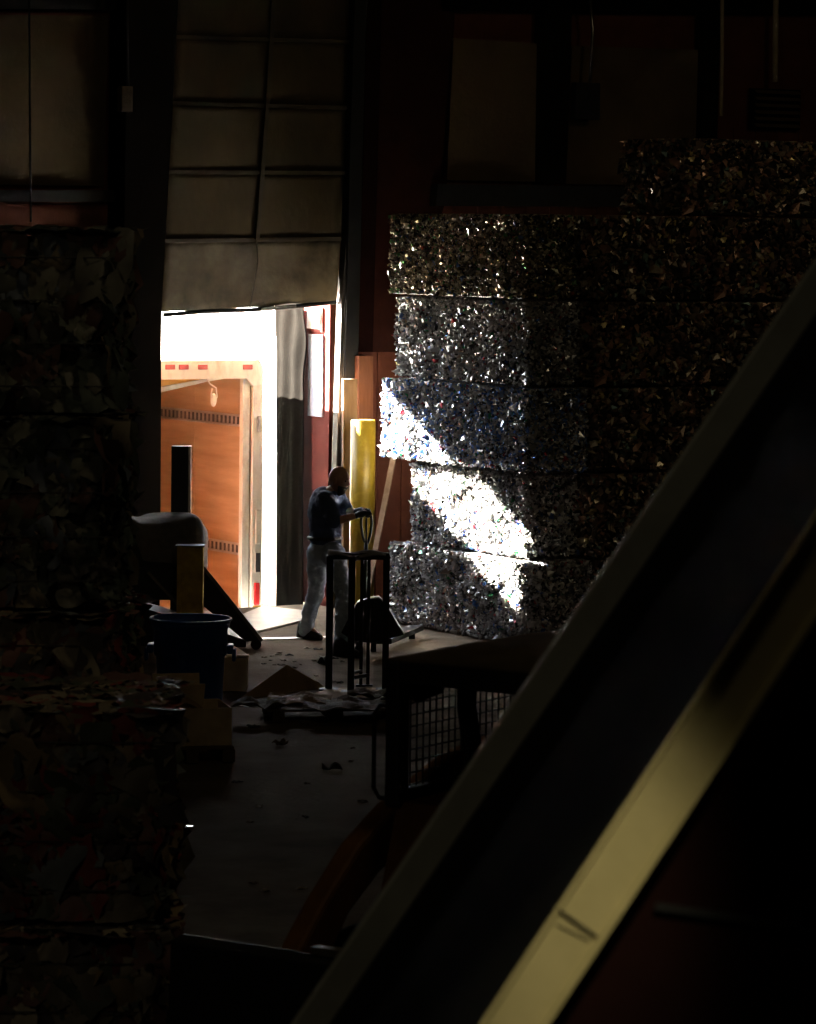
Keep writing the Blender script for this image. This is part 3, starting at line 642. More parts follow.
J = {k: at(*v) for k, v in dict(
    pelvis=(326, 549, 32.15), waist=(325, 531, 32.15), chest=(323.5, 510, 32.12), upper=(326, 499, 32.1), neck=(332, 491, 32.06), head=(337.5, 480, 32.02),
    hipL=(319, 553, 32.26), kneeL=(316, 592, 32.50), ankL=(305.5, 629, 32.86), heelL=(303, 635, 32.90), toeL=(320, 636.5, 32.74),
    hipR=(333, 554, 32.02), kneeR=(344, 592, 31.72), ankR=(341.5, 640, 31.55), heelR=(339, 649, 31.52), toeR=(355, 651, 31.40),
    shN=(325, 501, 31.92), elN=(335, 521.5, 31.78), wrN=(357, 515.5, 31.76), haN=(364.5, 513, 31.80),
    shF=(337, 498, 32.28), elF=(348, 512, 32.26), wrF=(357, 511.5, 32.02), haF=(364, 510, 31.92)).items()}
def soleZ(p, z): q = Vector(p); q.z = z; return q
for k in ('heelL', 'toeL', 'heelR', 'toeR'): J[k] = soleZ(J[k], .045)
J['ankL'].z = .12; J['ankR'].z = .12
bn = ['pelvis', 'waist', 'chest', 'upper', 'neck', 'head', 'hipL', 'kneeL', 'ankL', 'toeL', 'hipR', 'kneeR', 'ankR', 'toeR', 'shN', 'elN', 'wrN', 'haN', 'shF', 'elF', 'wrF', 'haF']
idx = {n: i for i, n in enumerate(bn)}
be = [('pelvis', 'waist'), ('waist', 'chest'), ('chest', 'upper'), ('upper', 'neck'), ('pelvis', 'hipL'), ('hipL', 'kneeL'), ('kneeL', 'ankL'), ('ankL', 'toeL'), ('pelvis', 'hipR'), ('hipR', 'kneeR'), ('kneeR', 'ankR'), ('ankR', 'toeR'), ('upper', 'shN'), ('shN', 'elN'), ('elN', 'wrN'), ('wrN', 'haN'), ('upper', 'shF'), ('shF', 'elF'), ('elF', 'wrF'), ('wrF', 'haF')]
br = dict(pelvis=.12, waist=.11, chest=.125, upper=.10, neck=.058, head=.06, hipL=.085, kneeL=.055, ankL=.04, toeL=.018, hipR=.085, kneeR=.055, ankR=.04, toeR=.018, shN=.06, elN=.043, wrN=.028, haN=.03, shF=.06, elF=.043, wrF=.028, haF=.03)
side_m = Matrix(((HR.x, HF.x, 0), (HR.y, HF.y, 0), (0, 0, 1)))
body = blob('body', [(J[a], J[b], br[a], br[b]) for a, b in be], [(J['chest'], (.12, .165, .17), side_m), (J['pelvis'], (.12, .15, .12), side_m)], M_skin, pe, .012, 4)
# head: shaped ellipsoid joined into the body mesh so the body stays one mesh
fx = (HR*.93+HF*(-.30)+_z*(-.22)).normalized()      # looking direction
side = fx.cross(_z).normalized(); hu = side.cross(fx)
hm = Matrix(((fx.x, side.x, hu.x), (fx.y, side.y, hu.y), (fx.z, side.z, hu.z)))
hc = at(338.5, 479.5, 32.02)
hb = MB()
def headf(u, v):
    th = u*2*math.pi; ph = math.pi*v
    x, y, z = math.sin(ph)*math.cos(th), math.sin(ph)*math.sin(th), math.cos(ph)
    X, Y, Z = x*.098, y*.078, z*.122
    if z < 0: X *= (1+.10*z) if x > 0 else (1+.35*z); Y *= 1+.38*z
    if x > 0: # face front: brow, eye sockets, nose, mouth, chin
        X += .010*math.exp(-((Z-.030)/.012)**2)*x
        X -= .012*math.exp(-((Z-.008)/.013)**2)*math.exp(-((abs(Y)-.032)/.018)**2)
        X += .030*math.exp(-((Z+.018)/.020)**2)*math.exp(-(Y/.014)**2)
        X += .008*math.exp(-((Z+.058)/.012)**2)*math.exp(-(Y/.028)**2)
        X += .012*math.exp(-((Z+.096)/.020)**2)*math.exp(-(Y/.030)**2)
    return (X, Y, Z)
Nn, Mm = 40, 30
hb.add([hc+hm @ Vector(headf(i/Nn, j/Mm)) for j in range(Mm+1) for i in range(Nn)], [(j*Nn+i, j*Nn+(i+1) % Nn, (j+1)*Nn+(i+1) % Nn, (j+1)*Nn+i) for j in range(Mm) for i in range(Nn)])
for s_ in (-1, 1): hb.ell(hc+hm @ Vector((-.008, s_*.078, -.008)), (.022, .010, .034), 12, 8, hm)
ho = hb.build('head_tmp', M_skin, pe, smooth=True)
bm = bmesh.new(); bm.from_mesh(body.data); bm.from_mesh(ho.data); bm.to_mesh(body.data); bm.free(); body.data.polygons.foreach_set('use_smooth', [True]*len(body.data.polygons))
bpy.data.objects.remove(ho)
# beard and eyebrows
hb = MB()
def beardf(u, v):
    a = (u-.5)*2.5; z = -.045-.085*v
    p = Vector(headf(0, .5)); th = a; ph = math.pi*(.5+.12+.30*v)
    x, y, zz = math.sin(ph)*math.cos(th), math.sin(ph)*math.sin(th), math.cos(ph)
    q = Vector(headf((th/(2*math.pi)) % 1.0, ph/math.pi)); return hc+hm @ (q*1.05+Vector((.010*v, 0, -.020*v)))
hb.sheet(beardf, 20, 10, .008, fx); hb.build('beard', M_beard, pe, smooth=True)
hb = MB()
for s_ in (-1, 1): hb.ell(hc+hm @ Vector((.090, s_*.032, .030)), (.008, .018, .004), 10, 6, hm)
hb.build('eyebrows', M_beard, pe, smooth=True)
hb = MB()
for s_ in (-1, 1): hb.ell(hc+hm @ Vector((.078, s_*.032, .008)), (.012, .012, .010), 10, 6, hm)
hb.build('eyes', mat('eye', (.1, .08, .07), .2), pe, smooth=True)
# shirt
mid = lambda a, b, t: J[a].lerp(J[b], t)
lean = (J['upper']-J['waist']).normalized()
SW, EW = mid('shN', 'elN', .93), mid('shF', 'elF', .9)
blob('shirt', [(J['pelvis']+_z*.05, J['waist'], .140, .140), (J['waist'], J['chest'], .140, .150), (J['chest'], J['upper'], .150, .105), (J['upper'], J['neck']-_z*.03, .085, .066),
     (J['upper'], J['shN'], .10, .088), (J['shN'], SW, .086, .072), (J['upper'], J['shF'], .10, .086), (J['shF'], EW, .084, .068)],
     [(J['chest']+_z*.02, (.140, .190, .20), side_m), (J['waist']-_z*.05, (.148, .172, .14), side_m)], M_shirt, pe, .011, 5, .012)
kn = lambda k: J['knee'+k]
cp_ = []
for k in 'LR':
    a_, b_, c_ = J['hip'+k], J['knee'+k], J['ank'+k]; c2_ = c_-_z*.045
    cp_ += [(a_, a_.lerp(b_, .45), .112, .098), (a_.lerp(b_, .45), b_, .098, .078), (b_, b_.lerp(c_, .5), .078, .072), (b_.lerp(c_, .5), c2_, .072, .066)]
blob('jeans', cp_+[(J['pelvis']-_z*.02, J['pelvis']+_z*.09, .135, .138)], [(J['pelvis']-_z*.04-HR*.03, (.150, .175, .13), side_m)], M_jean, pe, .011, 4, .013)
hb = MB(); c0 = at(325, 538, 32.15)
hb.tube([c0+HR*(.150*math.cos(a))+HF*(.165*math.sin(a)) for a in [2*math.pi*k/24 for k in range(24)]], .018, 8, closed=True); hb.build('belt', M_shoe, pe, smooth=True)
for s_ in ('L', 'R'):
    h, t_ = J['heel'+s_], J['toe'+s_]; d = (t_-h); d.z = 0; d.normalize(); w = d.cross(_z)
    hb = MB(); sec = []
    L0 = h-d*.05
    prof = [(0, .038, .13), (.03, .046, .155), (.08, .048, .155), (.14, .048, .125), (.20, .050, .080), (.25, .048, .058), (.285, .034, .045), (.30, .012, .030)]
    for (q, ww, hh) in prof:
        c = L0+d*q; c.z = 0
        sec.append([c+w*(ww*math.cos(a))+_z*(max(0.003, .018+hh*math.sin(a)) if math.sin(a) > 0 else .004) for a in [2*math.pi*k/16 for k in range(16)]])
    vs = [p for r_ in sec for p in r_]; nn = 16
    hb.add(vs, [(j*nn+i, j*nn+(i+1) % nn, (j+1)*nn+(i+1) % nn, (j+1)*nn+i) for j in range(len(sec)-1) for i in range(nn)]+[list(range(nn-1, -1, -1)), [(len(sec)-1)*nn+i for i in range(nn)]])
    hb.build('boot', M_shoe, pe, smooth=True)
# gloved hands closed around the jack handle
def glove(wr, ha, up, nm):
    ax = (ha-wr).normalized(); sd = ax.cross(up).normalized(); un = sd.cross(ax)
    nodes = [wr-ax*.03, wr, wr+ax*.045, ha]; ed = [(0, 1), (1, 2), (2, 3)]; rad = [.034, .032, .036, (.034)]
    for k, (off, ln) in enumerate(((-.030, .9), (-.010, 1.0), (.010, .95), (.030, .78))):
        b0 = ha+sd*off; i0 = len(nodes)
        nodes += [b0+ax*.018, b0+ax*(.018+.032*ln)-un*.004, b0+ax*(.030+.030*ln)-un*.032*ln, b0+ax*(.018)-un*(.052*ln)]
        ed += [(3, i0), (i0, i0+1), (i0+1, i0+2), (i0+2, i0+3)]; rad += [.0105, .0100, .0095, .0085]
    i0 = len(nodes); nodes += [wr+ax*.05-sd*.036, wr+ax*.085-sd*.048-un*.015, wr+ax*.115-sd*.035-un*.035]; ed += [(2, i0), (i0, i0+1), (i0+1, i0+2)]; rad += [.014, .012, .010]
    skin('glove', nodes, ed, rad, M_glove, pe, 2, 2)
glove(J['wrN'], J['haN'], _z, 'n'); glove(J['wrF'], J['haF'], _z, 'f')

# ------------------------------------------------------------------ pallet jack he is pushing
kb = at(366, 625, 31.9); kb.z = 0
M_j = Matrix.Identity(4); pj = thing('pallet_jack', 'dark pallet jack with loop handle in front of the man, behind the steel stand', 'pallet jack', (kb.x, kb.y, 0))
def K(px, py, d=31.6): return at(px, py, d)
lp = []
for k in range(20):
    a = 2*math.pi*k/20; wx = 6.2*(1 if True else 1)
    lp.append(K(366.5+6.5*math.sin(a)*(.55+.45*math.cos(a/2)**2), 527+17*-math.cos(a), 31.88))
mb = MB(); mb.tube(lp, .013, 8, closed=True); mb.build('handle', M_black, pj, smooth=True)
mb = MB(); mb.tube([K(366.5, 518, 31.88), K(366.5, 543, 31.86)], .010); mb.build('control_lever', M_black, pj)
mb = MB(); mb.tube([K(366, 543, 31.87), K(365, 606, 31.55)], .018, 10); mb.build('shaft', M_black, pj, smooth=True)
body_p = [(341, 633), (357, 603), (366, 599), (379, 598), (387, 606), (404, 635), (396, 637), (384, 640), (372, 643), (356, 642)]
mb = MB(); mb.prism([K(x, y, 31.46) for x, y in body_p], HF*.22); mb.build('body_cover', M_black, pj, bevel=.008)
mb = MB(); mb.bar(K(369, 597.5, 31.5), K(379, 597, 31.5), .12, .010); mb.bar(K(379, 597, 31.5), K(387, 605.5, 31.5), .05, .010); mb.bar(K(390, 611, 31.5), K(404, 634, 31.5), .03, .008); mb.build('edge_trim', M_galv, pj)
for off in (-.16, .16):
    b0 = kb+HR*off; mb = MB(); mb.prism([b0+HR*-.075+_z*.07, b0+HR*.075+_z*.07, b0+HR*.075+_z*.12, b0+HR*-.075+_z*.12], HF*1.15+HR*.3); mb.build('fork', M_black, pj, bevel=.006)
    e = b0+HF*1.0+HR*.26; mb = MB(); mb.cone(e+HR*-.03+_z*.042, e+HR*.03+_z*.042, .04, .04, 16); mb.build('fork_roller', M_rub, pj)
for off in (-.07, .07):
    mb = MB(); mb.cone(kb+HR*(off-.025)+_z*.09, kb+HR*(off+.025)+_z*.09, .09, .09, 24); mb.build('steer_wheel', M_rub, pj)

# ------------------------------------------------------------------ steel stand in front of the worker
sb = onZ(357, 690, 0); ds = depth_of(sb)
st = thing('steel_stand', 'dark four-post steel stand in the foreground of the worker', 'stand', (sb.x, sb.y, 0))
zt = at(357, 555, ds).z
def sp(px, dd=0.0):
    d = ds+dd; p = at(px, 620, d); return Vector((p.x, p.y, 0))
posts = [(329.5, -.05, .058), (351.5, -.20, .056), (361.5, .22, .028), (368.5, .24, .028), (386, -.02, .054)]
for px, dd, w in posts:
    p = sp(px, dd); mb = MB(frame((p.x, p.y, 0), HR)); mb.box((0, 0, (zt+.006)/2+.006), (w, w, zt-.006)); mb.build('post', M_black, st, bevel=.004)
a, b = sp(327, -.05), sp(388.5, -.02)
mb = MB(); mb.bar(a+_z*zt, b+_z*zt, .10, .055); mb.bar(sp(351.5, -.2)+_z*(zt-.01), sp(361, .22)+_z*(zt-.01), .05, .04); mb.bar(sp(352, -.2)+_z*(zt-.01), sp(369, .24)+_z*(zt-.01), .05, .04)
mb.build('top_bar', M_black, st, bevel=.004)
c = sp(345, -.05)+_z*(zt+.01)
mb = MB(); mb.sheet(lambda u, v: a.lerp(b, u*.95)+_z*(zt+.03+.012*math.sin(u*9+v*3))+HF*(v-.5)*.16+_z*(-.06*abs(v-.5)), 14, 6, .01); mb.build('rag', M_tarp, st, smooth=True)
mb = MB()
for px, dd, w in posts: p = sp(px, dd); mb.M = frame((p.x, p.y, 0), HR); mb.box((0, 0, .006), (.16 if w > .05 else .08, .16 if w > .05 else .08, .012))
mb.build('foot_plate', M_black, st)
mb = MB(); mb.bar(sp(351.5, -.2)+_z*.12, sp(368.5, .24)+_z*.09, .03, .03); mb.bar(sp(351.5, -.2)+_z*.16, sp(361.5, .22)+_z*.13, .03, .02); mb.build('lower_brace', M_black, st)

# ------------------------------------------------------------------ left group: barrel, cartons, hopper, yellow post
bp = onZ(190, 716, 0); d_ = depth_of(bp); sc = d_/F
bl = thing('plastic_barrel', 'dark blue round plastic barrel with flared handles left of the cardboard', 'barrel', (bp.x, bp.y, 0))
Rr = 38*sc; Hh = at(190, 618, d_).z
mb = MB(); mb.lathe([(0, .004), (Rr*.80, .004), (Rr*.83, .03), (Rr*.90, Hh*.62), (Rr*.96, Hh*.64), (Rr*.97, Hh*.9), (Rr*1.03, Hh*.93), (Rr*1.06, Hh), (Rr*1.02, Hh), (Rr*.93, Hh*.9), (Rr*.86, Hh*.6), (Rr*.78, .04), (0, .04)], 48, (bp.x, bp.y, 0)); mb.build('tub', M_blue, bl, smooth=True)
mb = MB(); mb.tube([bp+HR*(Rr*1.06*math.cos(a))+HF*(Rr*1.06*math.sin(a))+_z*Hh for a in [2*math.pi*k/40 for k in range(40)]], .012, 8, closed=True); mb.build('rim', M_blue, bl, smooth=True)
for s_ in (-1, 1):
    mb = MB(frame((bp.x, bp.y, 0), HR)); mb.box((s_*(Rr+.015), 0, Hh*.70), (.05, .16, .07)); mb.box((s_*(Rr+.045), 0, Hh*.64), (.03, .14, .10)); mb.build('handle', M_blue, bl, bevel=.012)

bx = onZ(235, 692, 0); dbx = depth_of(bx)
cb = thing('carton', 'small pale carton with a torn lid tucked behind the barrel', 'box', (bx.x, bx.y, 0))
wv = 24*dbx/F; hh = at(235, 657, dbx).z
mb = MB(frame((bx.x, bx.y, 0), HR)); mb.box((0, .1, .01+(hh-.01)/2), (wv, .28, hh-.01)); mb.build('body', M_cardp, cb, bevel=.004)
mb = MB(frame((bx.x, bx.y, 0), HR)); mb.sheet(lambda u, v: Vector(((u-.5)*wv*1.1, -.05+v*.32, hh+.015+.05*math.sin(u*3+1)*v)), 8, 6, .006); mb.build('lid', M_cardp, cb)
# open carton on a stub pallet
cp = onZ(192, 764, 0); dcp = depth_of(cp); q = dcp/F
pal_ = thing('wooden_pallet', 'small dark pallet under the open carton in front of the barrel', 'pallet', (cp.x, cp.y, 0))
FR = frame((cp.x, cp.y, 0), (HR*.97+HF*.24))
W = 84*q
for k in range(3):
    mb = MB(FR); mb.box(((k-1)*(W*.44), .28, .055), (.09, .60, .09)); mb.build('runner', M_pall, pal_)
for k in range(5):
    mb = MB(FR); mb.box((0, .03+k*.125, .112), (W, .09, .02)); mb.build('slat', M_pall, pal_)
oc = thing('carton', 'open pale cardboard carton with raised flaps in front of the barrel', 'box', (cp.x, cp.y, .125))
h2 = .27; mb = MB(FR); z0 = .125; Wc = W*.96; Dc = .50
mb.box((0, .03, z0+h2/2), (Wc, .008, h2)); mb.box((0, .03+Dc, z0+h2/2), (Wc, .008, h2)); mb.box((-Wc/2, .03+Dc/2, z0+h2/2), (.008, Dc, h2)); mb.box((Wc/2, .03+Dc/2, z0+h2/2), (.008, Dc, h2)); mb.box((0, .03+Dc/2, z0+.006), (Wc, Dc, .008)); mb.build('body', M_cardp, oc)
for (c_, sz, ax_, an) in (((-Wc*.55, .28, z0+h2+.10), (.008, Dc*.9, .24), 'Y', -20), ((-.02, .03+Dc+.02, z0+h2+.09), (Wc*.6, .008, .20), 'X', -12), ((Wc*.02, .03+Dc*.45, z0+h2+.07), (Wc*.42, .008, .18), 'X', 25)):
    mb = MB(FR); mb.box(c_, sz, Matrix.Rotation(math.radians(an), 3, ax_)); mb.build('flap', M_cardp, oc)
mb = MB(FR); mb.sheet(lambda u, v: Vector(((u-.5)*.30-.04, .12+v*.28, z0+h2*.8+.08*math.sin(u*3.1)+.03*math.sin(v*7))), 10, 8, .006); 
tag(mb.build('brown_paper', M_card, loc=(cp.x, cp.y, .2)), 'crumpled brown paper stuffed in the open carton', 'paper')
for k, (px, py, s_) in enumerate(((138, 690, .34), (120, 712, .40), (96, 730, .36))):
    p = at(px, py, 24.2); mb = MB(); ph = k*2.1
    mb.sheet(lambda u, v: p+HR*((u-.5)*s_)+_z*((v-.5)*s_*.7+.05*math.sin(u*6+ph))+HF*(.12*math.sin(u*3.5+ph)*math.cos(v*3)+.1*v), 12, 10, .006, HF)
# hopper / tipping skip with caster, grey bag and yellow post
hb_ = onZ(262, 650, 0); dh = depth_of(hb_)
hp = thing('tipping_hopper', 'dark steel hopper with a sloping side behind the barrel', 'hopper', (hb_.x, hb_.y, 0))
def Hk(px, py, d=dh): return at(px, py, d)
poly = [(118, 560), (200, 566), (262, 638), (262, 643), (240, 646), (150, 650), (118, 640)]
mb = MB(); mb.prism([Hk(*p) for p in [(201, 566), (261, 640), (246, 642), (196, 600), (120, 600), (120, 560)]], HF*.22); mb.build('shell', M_dark, hp, bevel=.01)
mb = MB(); mb.bar(Hk(203, 567, dh-.02), Hk(262, 641, dh-.02), .03, .03, HF); mb.build('rim', mat('worn_edge', (.16, .14, .11), .45, .5), hp)
mb = MB(); mb.bar(Hk(148, 572, dh-.05), Hk(186, 614, dh-.05), .025, .02, HF); mb.build('brace', mat('worn_edge', (.16, .14, .11), .45, .5), hp)
mb = MB(); mb.prism([Hk(118, 600, dh+.2), Hk(246, 640, dh+.2), Hk(246, 650, dh+.2), Hk(118, 650, dh+.2)], HF*.5); mb.build('base_frame', M_black, hp)
c0 = Hk(256, 650, dh+.02); c0.z = .05; mb = MB(); mb.cone(c0-HF*.02, c0+HF*.03, .048, .048, 18); mb.bar(c0, c0+_z*.12, .05, .03); mb.build('caster', M_rub, hp)
c0 = Hk(130, 655, dh+.5); c0.z = .05; mb = MB(); mb.cone(c0-HF*.02, c0+HF*.03, .048, .048, 18); mb.bar(c0, c0+_z*.2, .05, .03); mb.build('caster', M_rub, hp)
# yellow post
yb = onZ(190, 640, 0); dy = depth_of(yb)-.9; yb = at(190, 640, dy); yb.z = 0
yt = at(190, 545, dy).z; wy = 26*dy/F
yp = thing('yellow_post', 'short square yellow steel post standing just behind the barrel', 'post', (yb.x, yb.y, 0))
mb = MB(frame((yb.x, yb.y, 0), HR)); mb.box((0, 0, yt/2), (wy, .16, yt)); mb.box((-wy/2+.02, -.09, yt/2), (.04, .03, yt)); mb.build('column', M_yel2, yp, bevel=.006)
mb = MB(frame((yb.x, yb.y, 0), HR)); mb.box((0, 0, yt+.004), (wy*1.1, .2, .012)); mb.build('cap', M_dark, yp)
mb = MB(frame((yb.x, yb.y, 0), HR)); mb.box((0, 0, .01), (wy*1.5, .26, .02)); mb.build('base_plate', M_dark, yp)
# grey sack sagging over the hopper
gc = at(166, 545, dh+.35)
mb = MB()
def sackf(u, v):
    th = 2*math.pi*u; ph = math.pi*v
    x, y, z = math.sin(ph)*math.cos(th), math.sin(ph)*math.sin(th), math.cos(ph)
    sx = lambda a, e: math.copysign(abs(a)**e, a)
    p = HR*(sx(x, .38)*.38)+HF*(sx(y, .5)*.30)+_z*(sx(z, .42)*.27)
    n_ = noise.noise(Vector((p.x*3+4, p.y*3, p.z*4)))*.09; return gc+p*(1+n_)+_z*(-.03*x+.035*math.sin(x*5+y*2))
N1, N2 = 40, 24
mb.add([sackf(i/N1, j/N2) for j in range(N2+1) for i in range(N1)], [(j*N1+i, j*N1+(i+1) % N1, (j+1)*N1+(i+1) % N1, (j+1)*N1+i) for j in range(N2) for i in range(N1)])
tag(mb.build('bulk_sack', mat('sack_fabric', (.19, .175, .155), .85, 0, (.11, .10, .09), 6, .3, 12), loc=(gc.x, gc.y, gc.z-.3), smooth=True), 'lumpy grey fabric sack lying on the dark hopper', 'sack')
# dark upright plate behind the sack
pp = at(180, 640, dh+.95); pp.z = 0; zt_ = at(180, 445, dh+.95).z; wq = 19*(dh+.95)/F
dp = thing('steel_upright', 'dark steel upright rising above the grey sack, in front of the truck', 'post', (pp.x, pp.y, 0))
mb = MB(frame((pp.x, pp.y, 0), HR)); mb.box((-wq*.05, 0, zt_/2), (wq*.9, .12, zt_)); mb.build('web', M_dark, dp, bevel=.003)
mb = MB(frame((pp.x, pp.y, 0), HR)); mb.box((wq*.45, .02, zt_/2), (wq*.12, .16, zt_)); mb.build('flange', mat('bare_edge', (.5, .42, .3), .5, .2), dp)

# ------------------------------------------------------------------ things lying on the floor
def flat(name, label, pts, z, th, material, cat, warp=.0, group=None):
    P = [onZ(px, py, z) for px, py in pts]; c = sum(P, Vector())/len(P)
    mb = MB(); top = [Vector((p.x, p.y, z+warp*((i*37) % 5)/5)) for i, p in enumerate(P)]; mb.prism(top, (0, 0, th)); return tag(mb.build(name, material, loc=(c.x, c.y, z)), label, cat, group)
# folded cardboard standing as a low tent
mb = MB(); ap = onZ(288, 695, 0); L0 = onZ(238, 701, 0); R0 = onZ(325, 688, 0); dcar = depth_of(ap)
top = at(287, 666, dcar+.2); bk = L0+HF*.9
mb.add([L0, R0+Vector((0, 0, .0)), top, ap+_z*.005, L0+_z*.01, R0+_z*.01, top+_z*.012, ap+_z*.02], [(0, 3, 2), (3, 1, 2), (4, 6, 7), (7, 6, 5), (0, 2, 6, 4), (2, 1, 5, 6), (0, 4, 7, 3), (3, 7, 5, 1)])
tag(mb.build('cardboard_sheet', M_card, loc=(ap.x, ap.y, 0)), 'brown cardboard sheet peaked like a tent on the floor', 'cardboard')
flat('cardboard_sheet', 'dark flattened cardboard lying in front of the peaked sheet', [(232, 706), (300, 694), (392, 690), (394, 706), (330, 706), (250, 708)], .001, .006, M_pall, 'cardboard')
flat('cardboard_sheet', 'grey-brown flat cardboard on the pile under the steel stand', [(305, 697), (330, 688), (395, 688), (395, 700), (330, 702)], .008, .003, M_card, 'cardboard')
pl = thing('wooden_pallet', 'flat dark pallet heaped with scraps below the steel stand', 'pallet', onZ(330, 718, 0))
c0 = onZ(330, 716, 0); FP = frame((c0.x, c0.y, 0), HR*.98+HF*.18)
for k in range(3): mb = MB(FP); mb.box(((k-1)*.46, -.05, .045), (.09, .62, .08)); mb.build('runner', M_pall, pl)
for k in range(6): mb = MB(FP); mb.box((0, -.33+k*.11, .097), (1.1, .085, .018), Matrix.Rotation(math.radians(R.uniform(-2, 2)), 3, 'Z')); mb.build('slat', M_pall, pl)
for k, (px, py, w_c, lab) in enumerate(((258, 707, .42, 'torn dark cardboard piece at the left end of the scrap heap'), (300, 702, .5, 'torn grey cardboard piece in the middle of the scrap heap'), (372, 697, .4, 'torn dark cardboard piece at the foot of the steel stand'), (342, 708, .6, 'large buckled dark cardboard lying across the low pallet'))):
    p = onZ(px, py, .11); ph = k*1.7; mb = MB()
    mb.sheet(lambda a_, b_: p+HR*((a_-.5)*w_c)+HF*((b_-.5)*w_c*.9)+_z*(.012+.045*abs(math.sin(a_*5+ph)*math.cos(b_*4+ph))+.01*math.sin(a_*17+b_*11)), 14, 10, .006)
    tag(mb.build('cardboard_sheet', [M_pall, M_card, M_pall, M_pall][k], loc=(p.x, p.y, .11)), lab, 'cardboard')
M_deb = [mat('scrap_pale', (.35, .31, .25), .8), mat('scrap_brown', (.12, .08, .05), .8), mat('scrap_dark', (.04, .035, .03), .8)]
def scrap(px, py, s, material, label, cat='scrap', group=None, hh=.25):
    p = onZ(px, py, 0); mb = MB(); ph = R.uniform(0, 6); an = R.uniform(0, 3.1); ca, sa = math.cos(an), math.sin(an); asp = R.uniform(.35, .9)
    mb.sheet(lambda u, v: Vector((p.x+ca*(u-.5)*s-sa*(v-.5)*s*asp, p.y+sa*(u-.5)*s+ca*(v-.5)*s*asp, .004+s*hh*abs(math.sin(u*4+ph)*math.cos(v*3.3+ph)))), 6, 6, .003)
    return tag(mb.build('floor_scrap', material, loc=(p.x, p.y, 0)), label, cat, group)
scrap(332, 771, .14, M_deb[2], 'dark crumpled scrap alone on the open floor, right', hh=.4)
scrap(280, 746, .12, M_deb[1], 'brown crumpled scrap alone on the open floor, centre', hh=.4)
scrap(324, 664, .13, M_deb[2], 'dark stick-like scrap on the floor left of the stand', hh=.5)
p = onZ(180, 829, 0); mb = MB(frame((p.x, p.y, 0), HR)); mb.box((0, 0, .012), (.17, .03, .018)); 
tag(mb.build('metal_strip', mat('shiny_metal', (.8, .85, .9), .2, 1.0), loc=(p.x, p.y, 0)), 'short shiny metal strip on the floor beside the left bales', 'metal strip')
for k in range(46):
    px, py = R.uniform(262, 345), R.uniform(648, 684)
    if k > 30: px, py = R.uniform(235, 375), R.uniform(725, 900)
    scrap(px, py, R.uniform(.03, .085), M_deb[k % 3], 'tiny dark scrap of litter scattered on the concrete floor', 'litter', 'litter scattered on the concrete floor', .2)

# ------------------------------------------------------------------ skid-steer loader
u = Vector((HR*.56+HF*.83)); w_ = Vector((HR*.83-HF*.56))
CL, CW = 1.25, .92
k0 = at(398, 660, 14.9)-_z.cross(u)*CW; k0.z = 0     # near-left corner of the cab
FS = frame((k0.x, k0.y, 0), u)        # local x = u (towards the rear), y = to the left side (away), z up
ZR = at(398, 660, 14.9).z
sk = thing('skid_steer_loader', 'orange and black skid-steer loader with mesh-sided cab seen from above', 'loader', M=FS)
CL, CW = 1.25, .92; yl = CW
LZ = 1.36
def S_(m, name, material, **k): return m.build(name, material, sk, **k)
# posts
for (x, y, s) in ((0, 0, .11), (0, yl, .09), (CL, 0, .12), (CL, yl, .12), (.50, 0, .05)):
    m = MB(FS); m.box((x, y, (LZ+ZR)/2), (s, s*.8, ZR-LZ)); S_(m, 'cab_post', M_black, bevel=.012)
m = MB(FS); m.sheet(lambda a, b: Vector((-.04+a*(CL+.14), -.08+b*(CW+.11), ZR-.01+.05*(1-(2*a-1)**4)*(1-(2*b-1)**4))), 20, 16, .02); S_(m, 'cab_roof', mat('loader_roof', (.06, .045, .026), .9, 0, (.035, .027, .017), 4, spec=.03), smooth=True)
m = MB(FS)
for y in (0, yl): m.box((CL/2, y, ZR-.05), (CL, .06, .09)); m.box((CL/2, y, LZ+.03), (CL, .06, .08))
m.box((0, yl/2, ZR-.05), (.07, yl, .09)); m.box((CL, yl/2, ZR-.05), (.07, yl, .09)); m.box((CL, yl/2, LZ+.3), (.05, yl, .7)); S_(m, 'roof_frame', M_black, bevel=.008)
for y in (0, yl):
    m = MB(FS); x = .05
    while x < CL: m.cone((x, y, LZ), (x, y, ZR-.05), .0035, .0035, 5, False); x += .05
    z = LZ+.03
    while z < ZR-.05: m.cone((.03, y, z), (CL, y, z), .0035, .0035, 5, False); z += .05
    S_(m, 'side_mesh', M_black)
m = MB(FS); m.tube([(0, yl, ZR-.20), (0, yl+.09, ZR-.20), (0, yl+.12, ZR-.24), (0, yl+.12, ZR-.56), (0, yl+.09, ZR-.60), (0, yl, ZR-.60)], .010); S_(m, 'grab_rail', M_black, smooth=True)
m = MB(FS); m.box((.78, yl/2, 1.02), (.45, .48, .12)); m.box((1.02, yl/2, 1.35), (.12, .46, .62), Matrix.Rotation(math.radians(10), 3, 'Y')); S_(m, 'seat', M_rub, bevel=.04)
m = MB(FS); m.prism([(.03, yl-.03, ZR-.05), (.40, yl-.03, ZR-.05), (.36, yl-.03, ZR-.11), (.30, yl-.03, ZR-.17), (.12, yl-.03, ZR-.19), (.03, yl-.03, ZR-.15)], (0, .02, 0)); S_(m, 'headliner_panel', M_black)
m = MB(FS); m.prism([(.44, yl-.05, ZR-.04), (.56, yl-.05, ZR-.04), (.55, yl-.05, ZR-.25), (.62, yl-.05, ZR-.5), (.66, yl-.05, LZ-.05), (.54, yl-.05, LZ-.05), (.50, yl-.05, ZR-.5), (.44, yl-.05, ZR-.25)], (0, .04, 0)); S_(m, 'inner_pillar', M_black, bevel=.01)
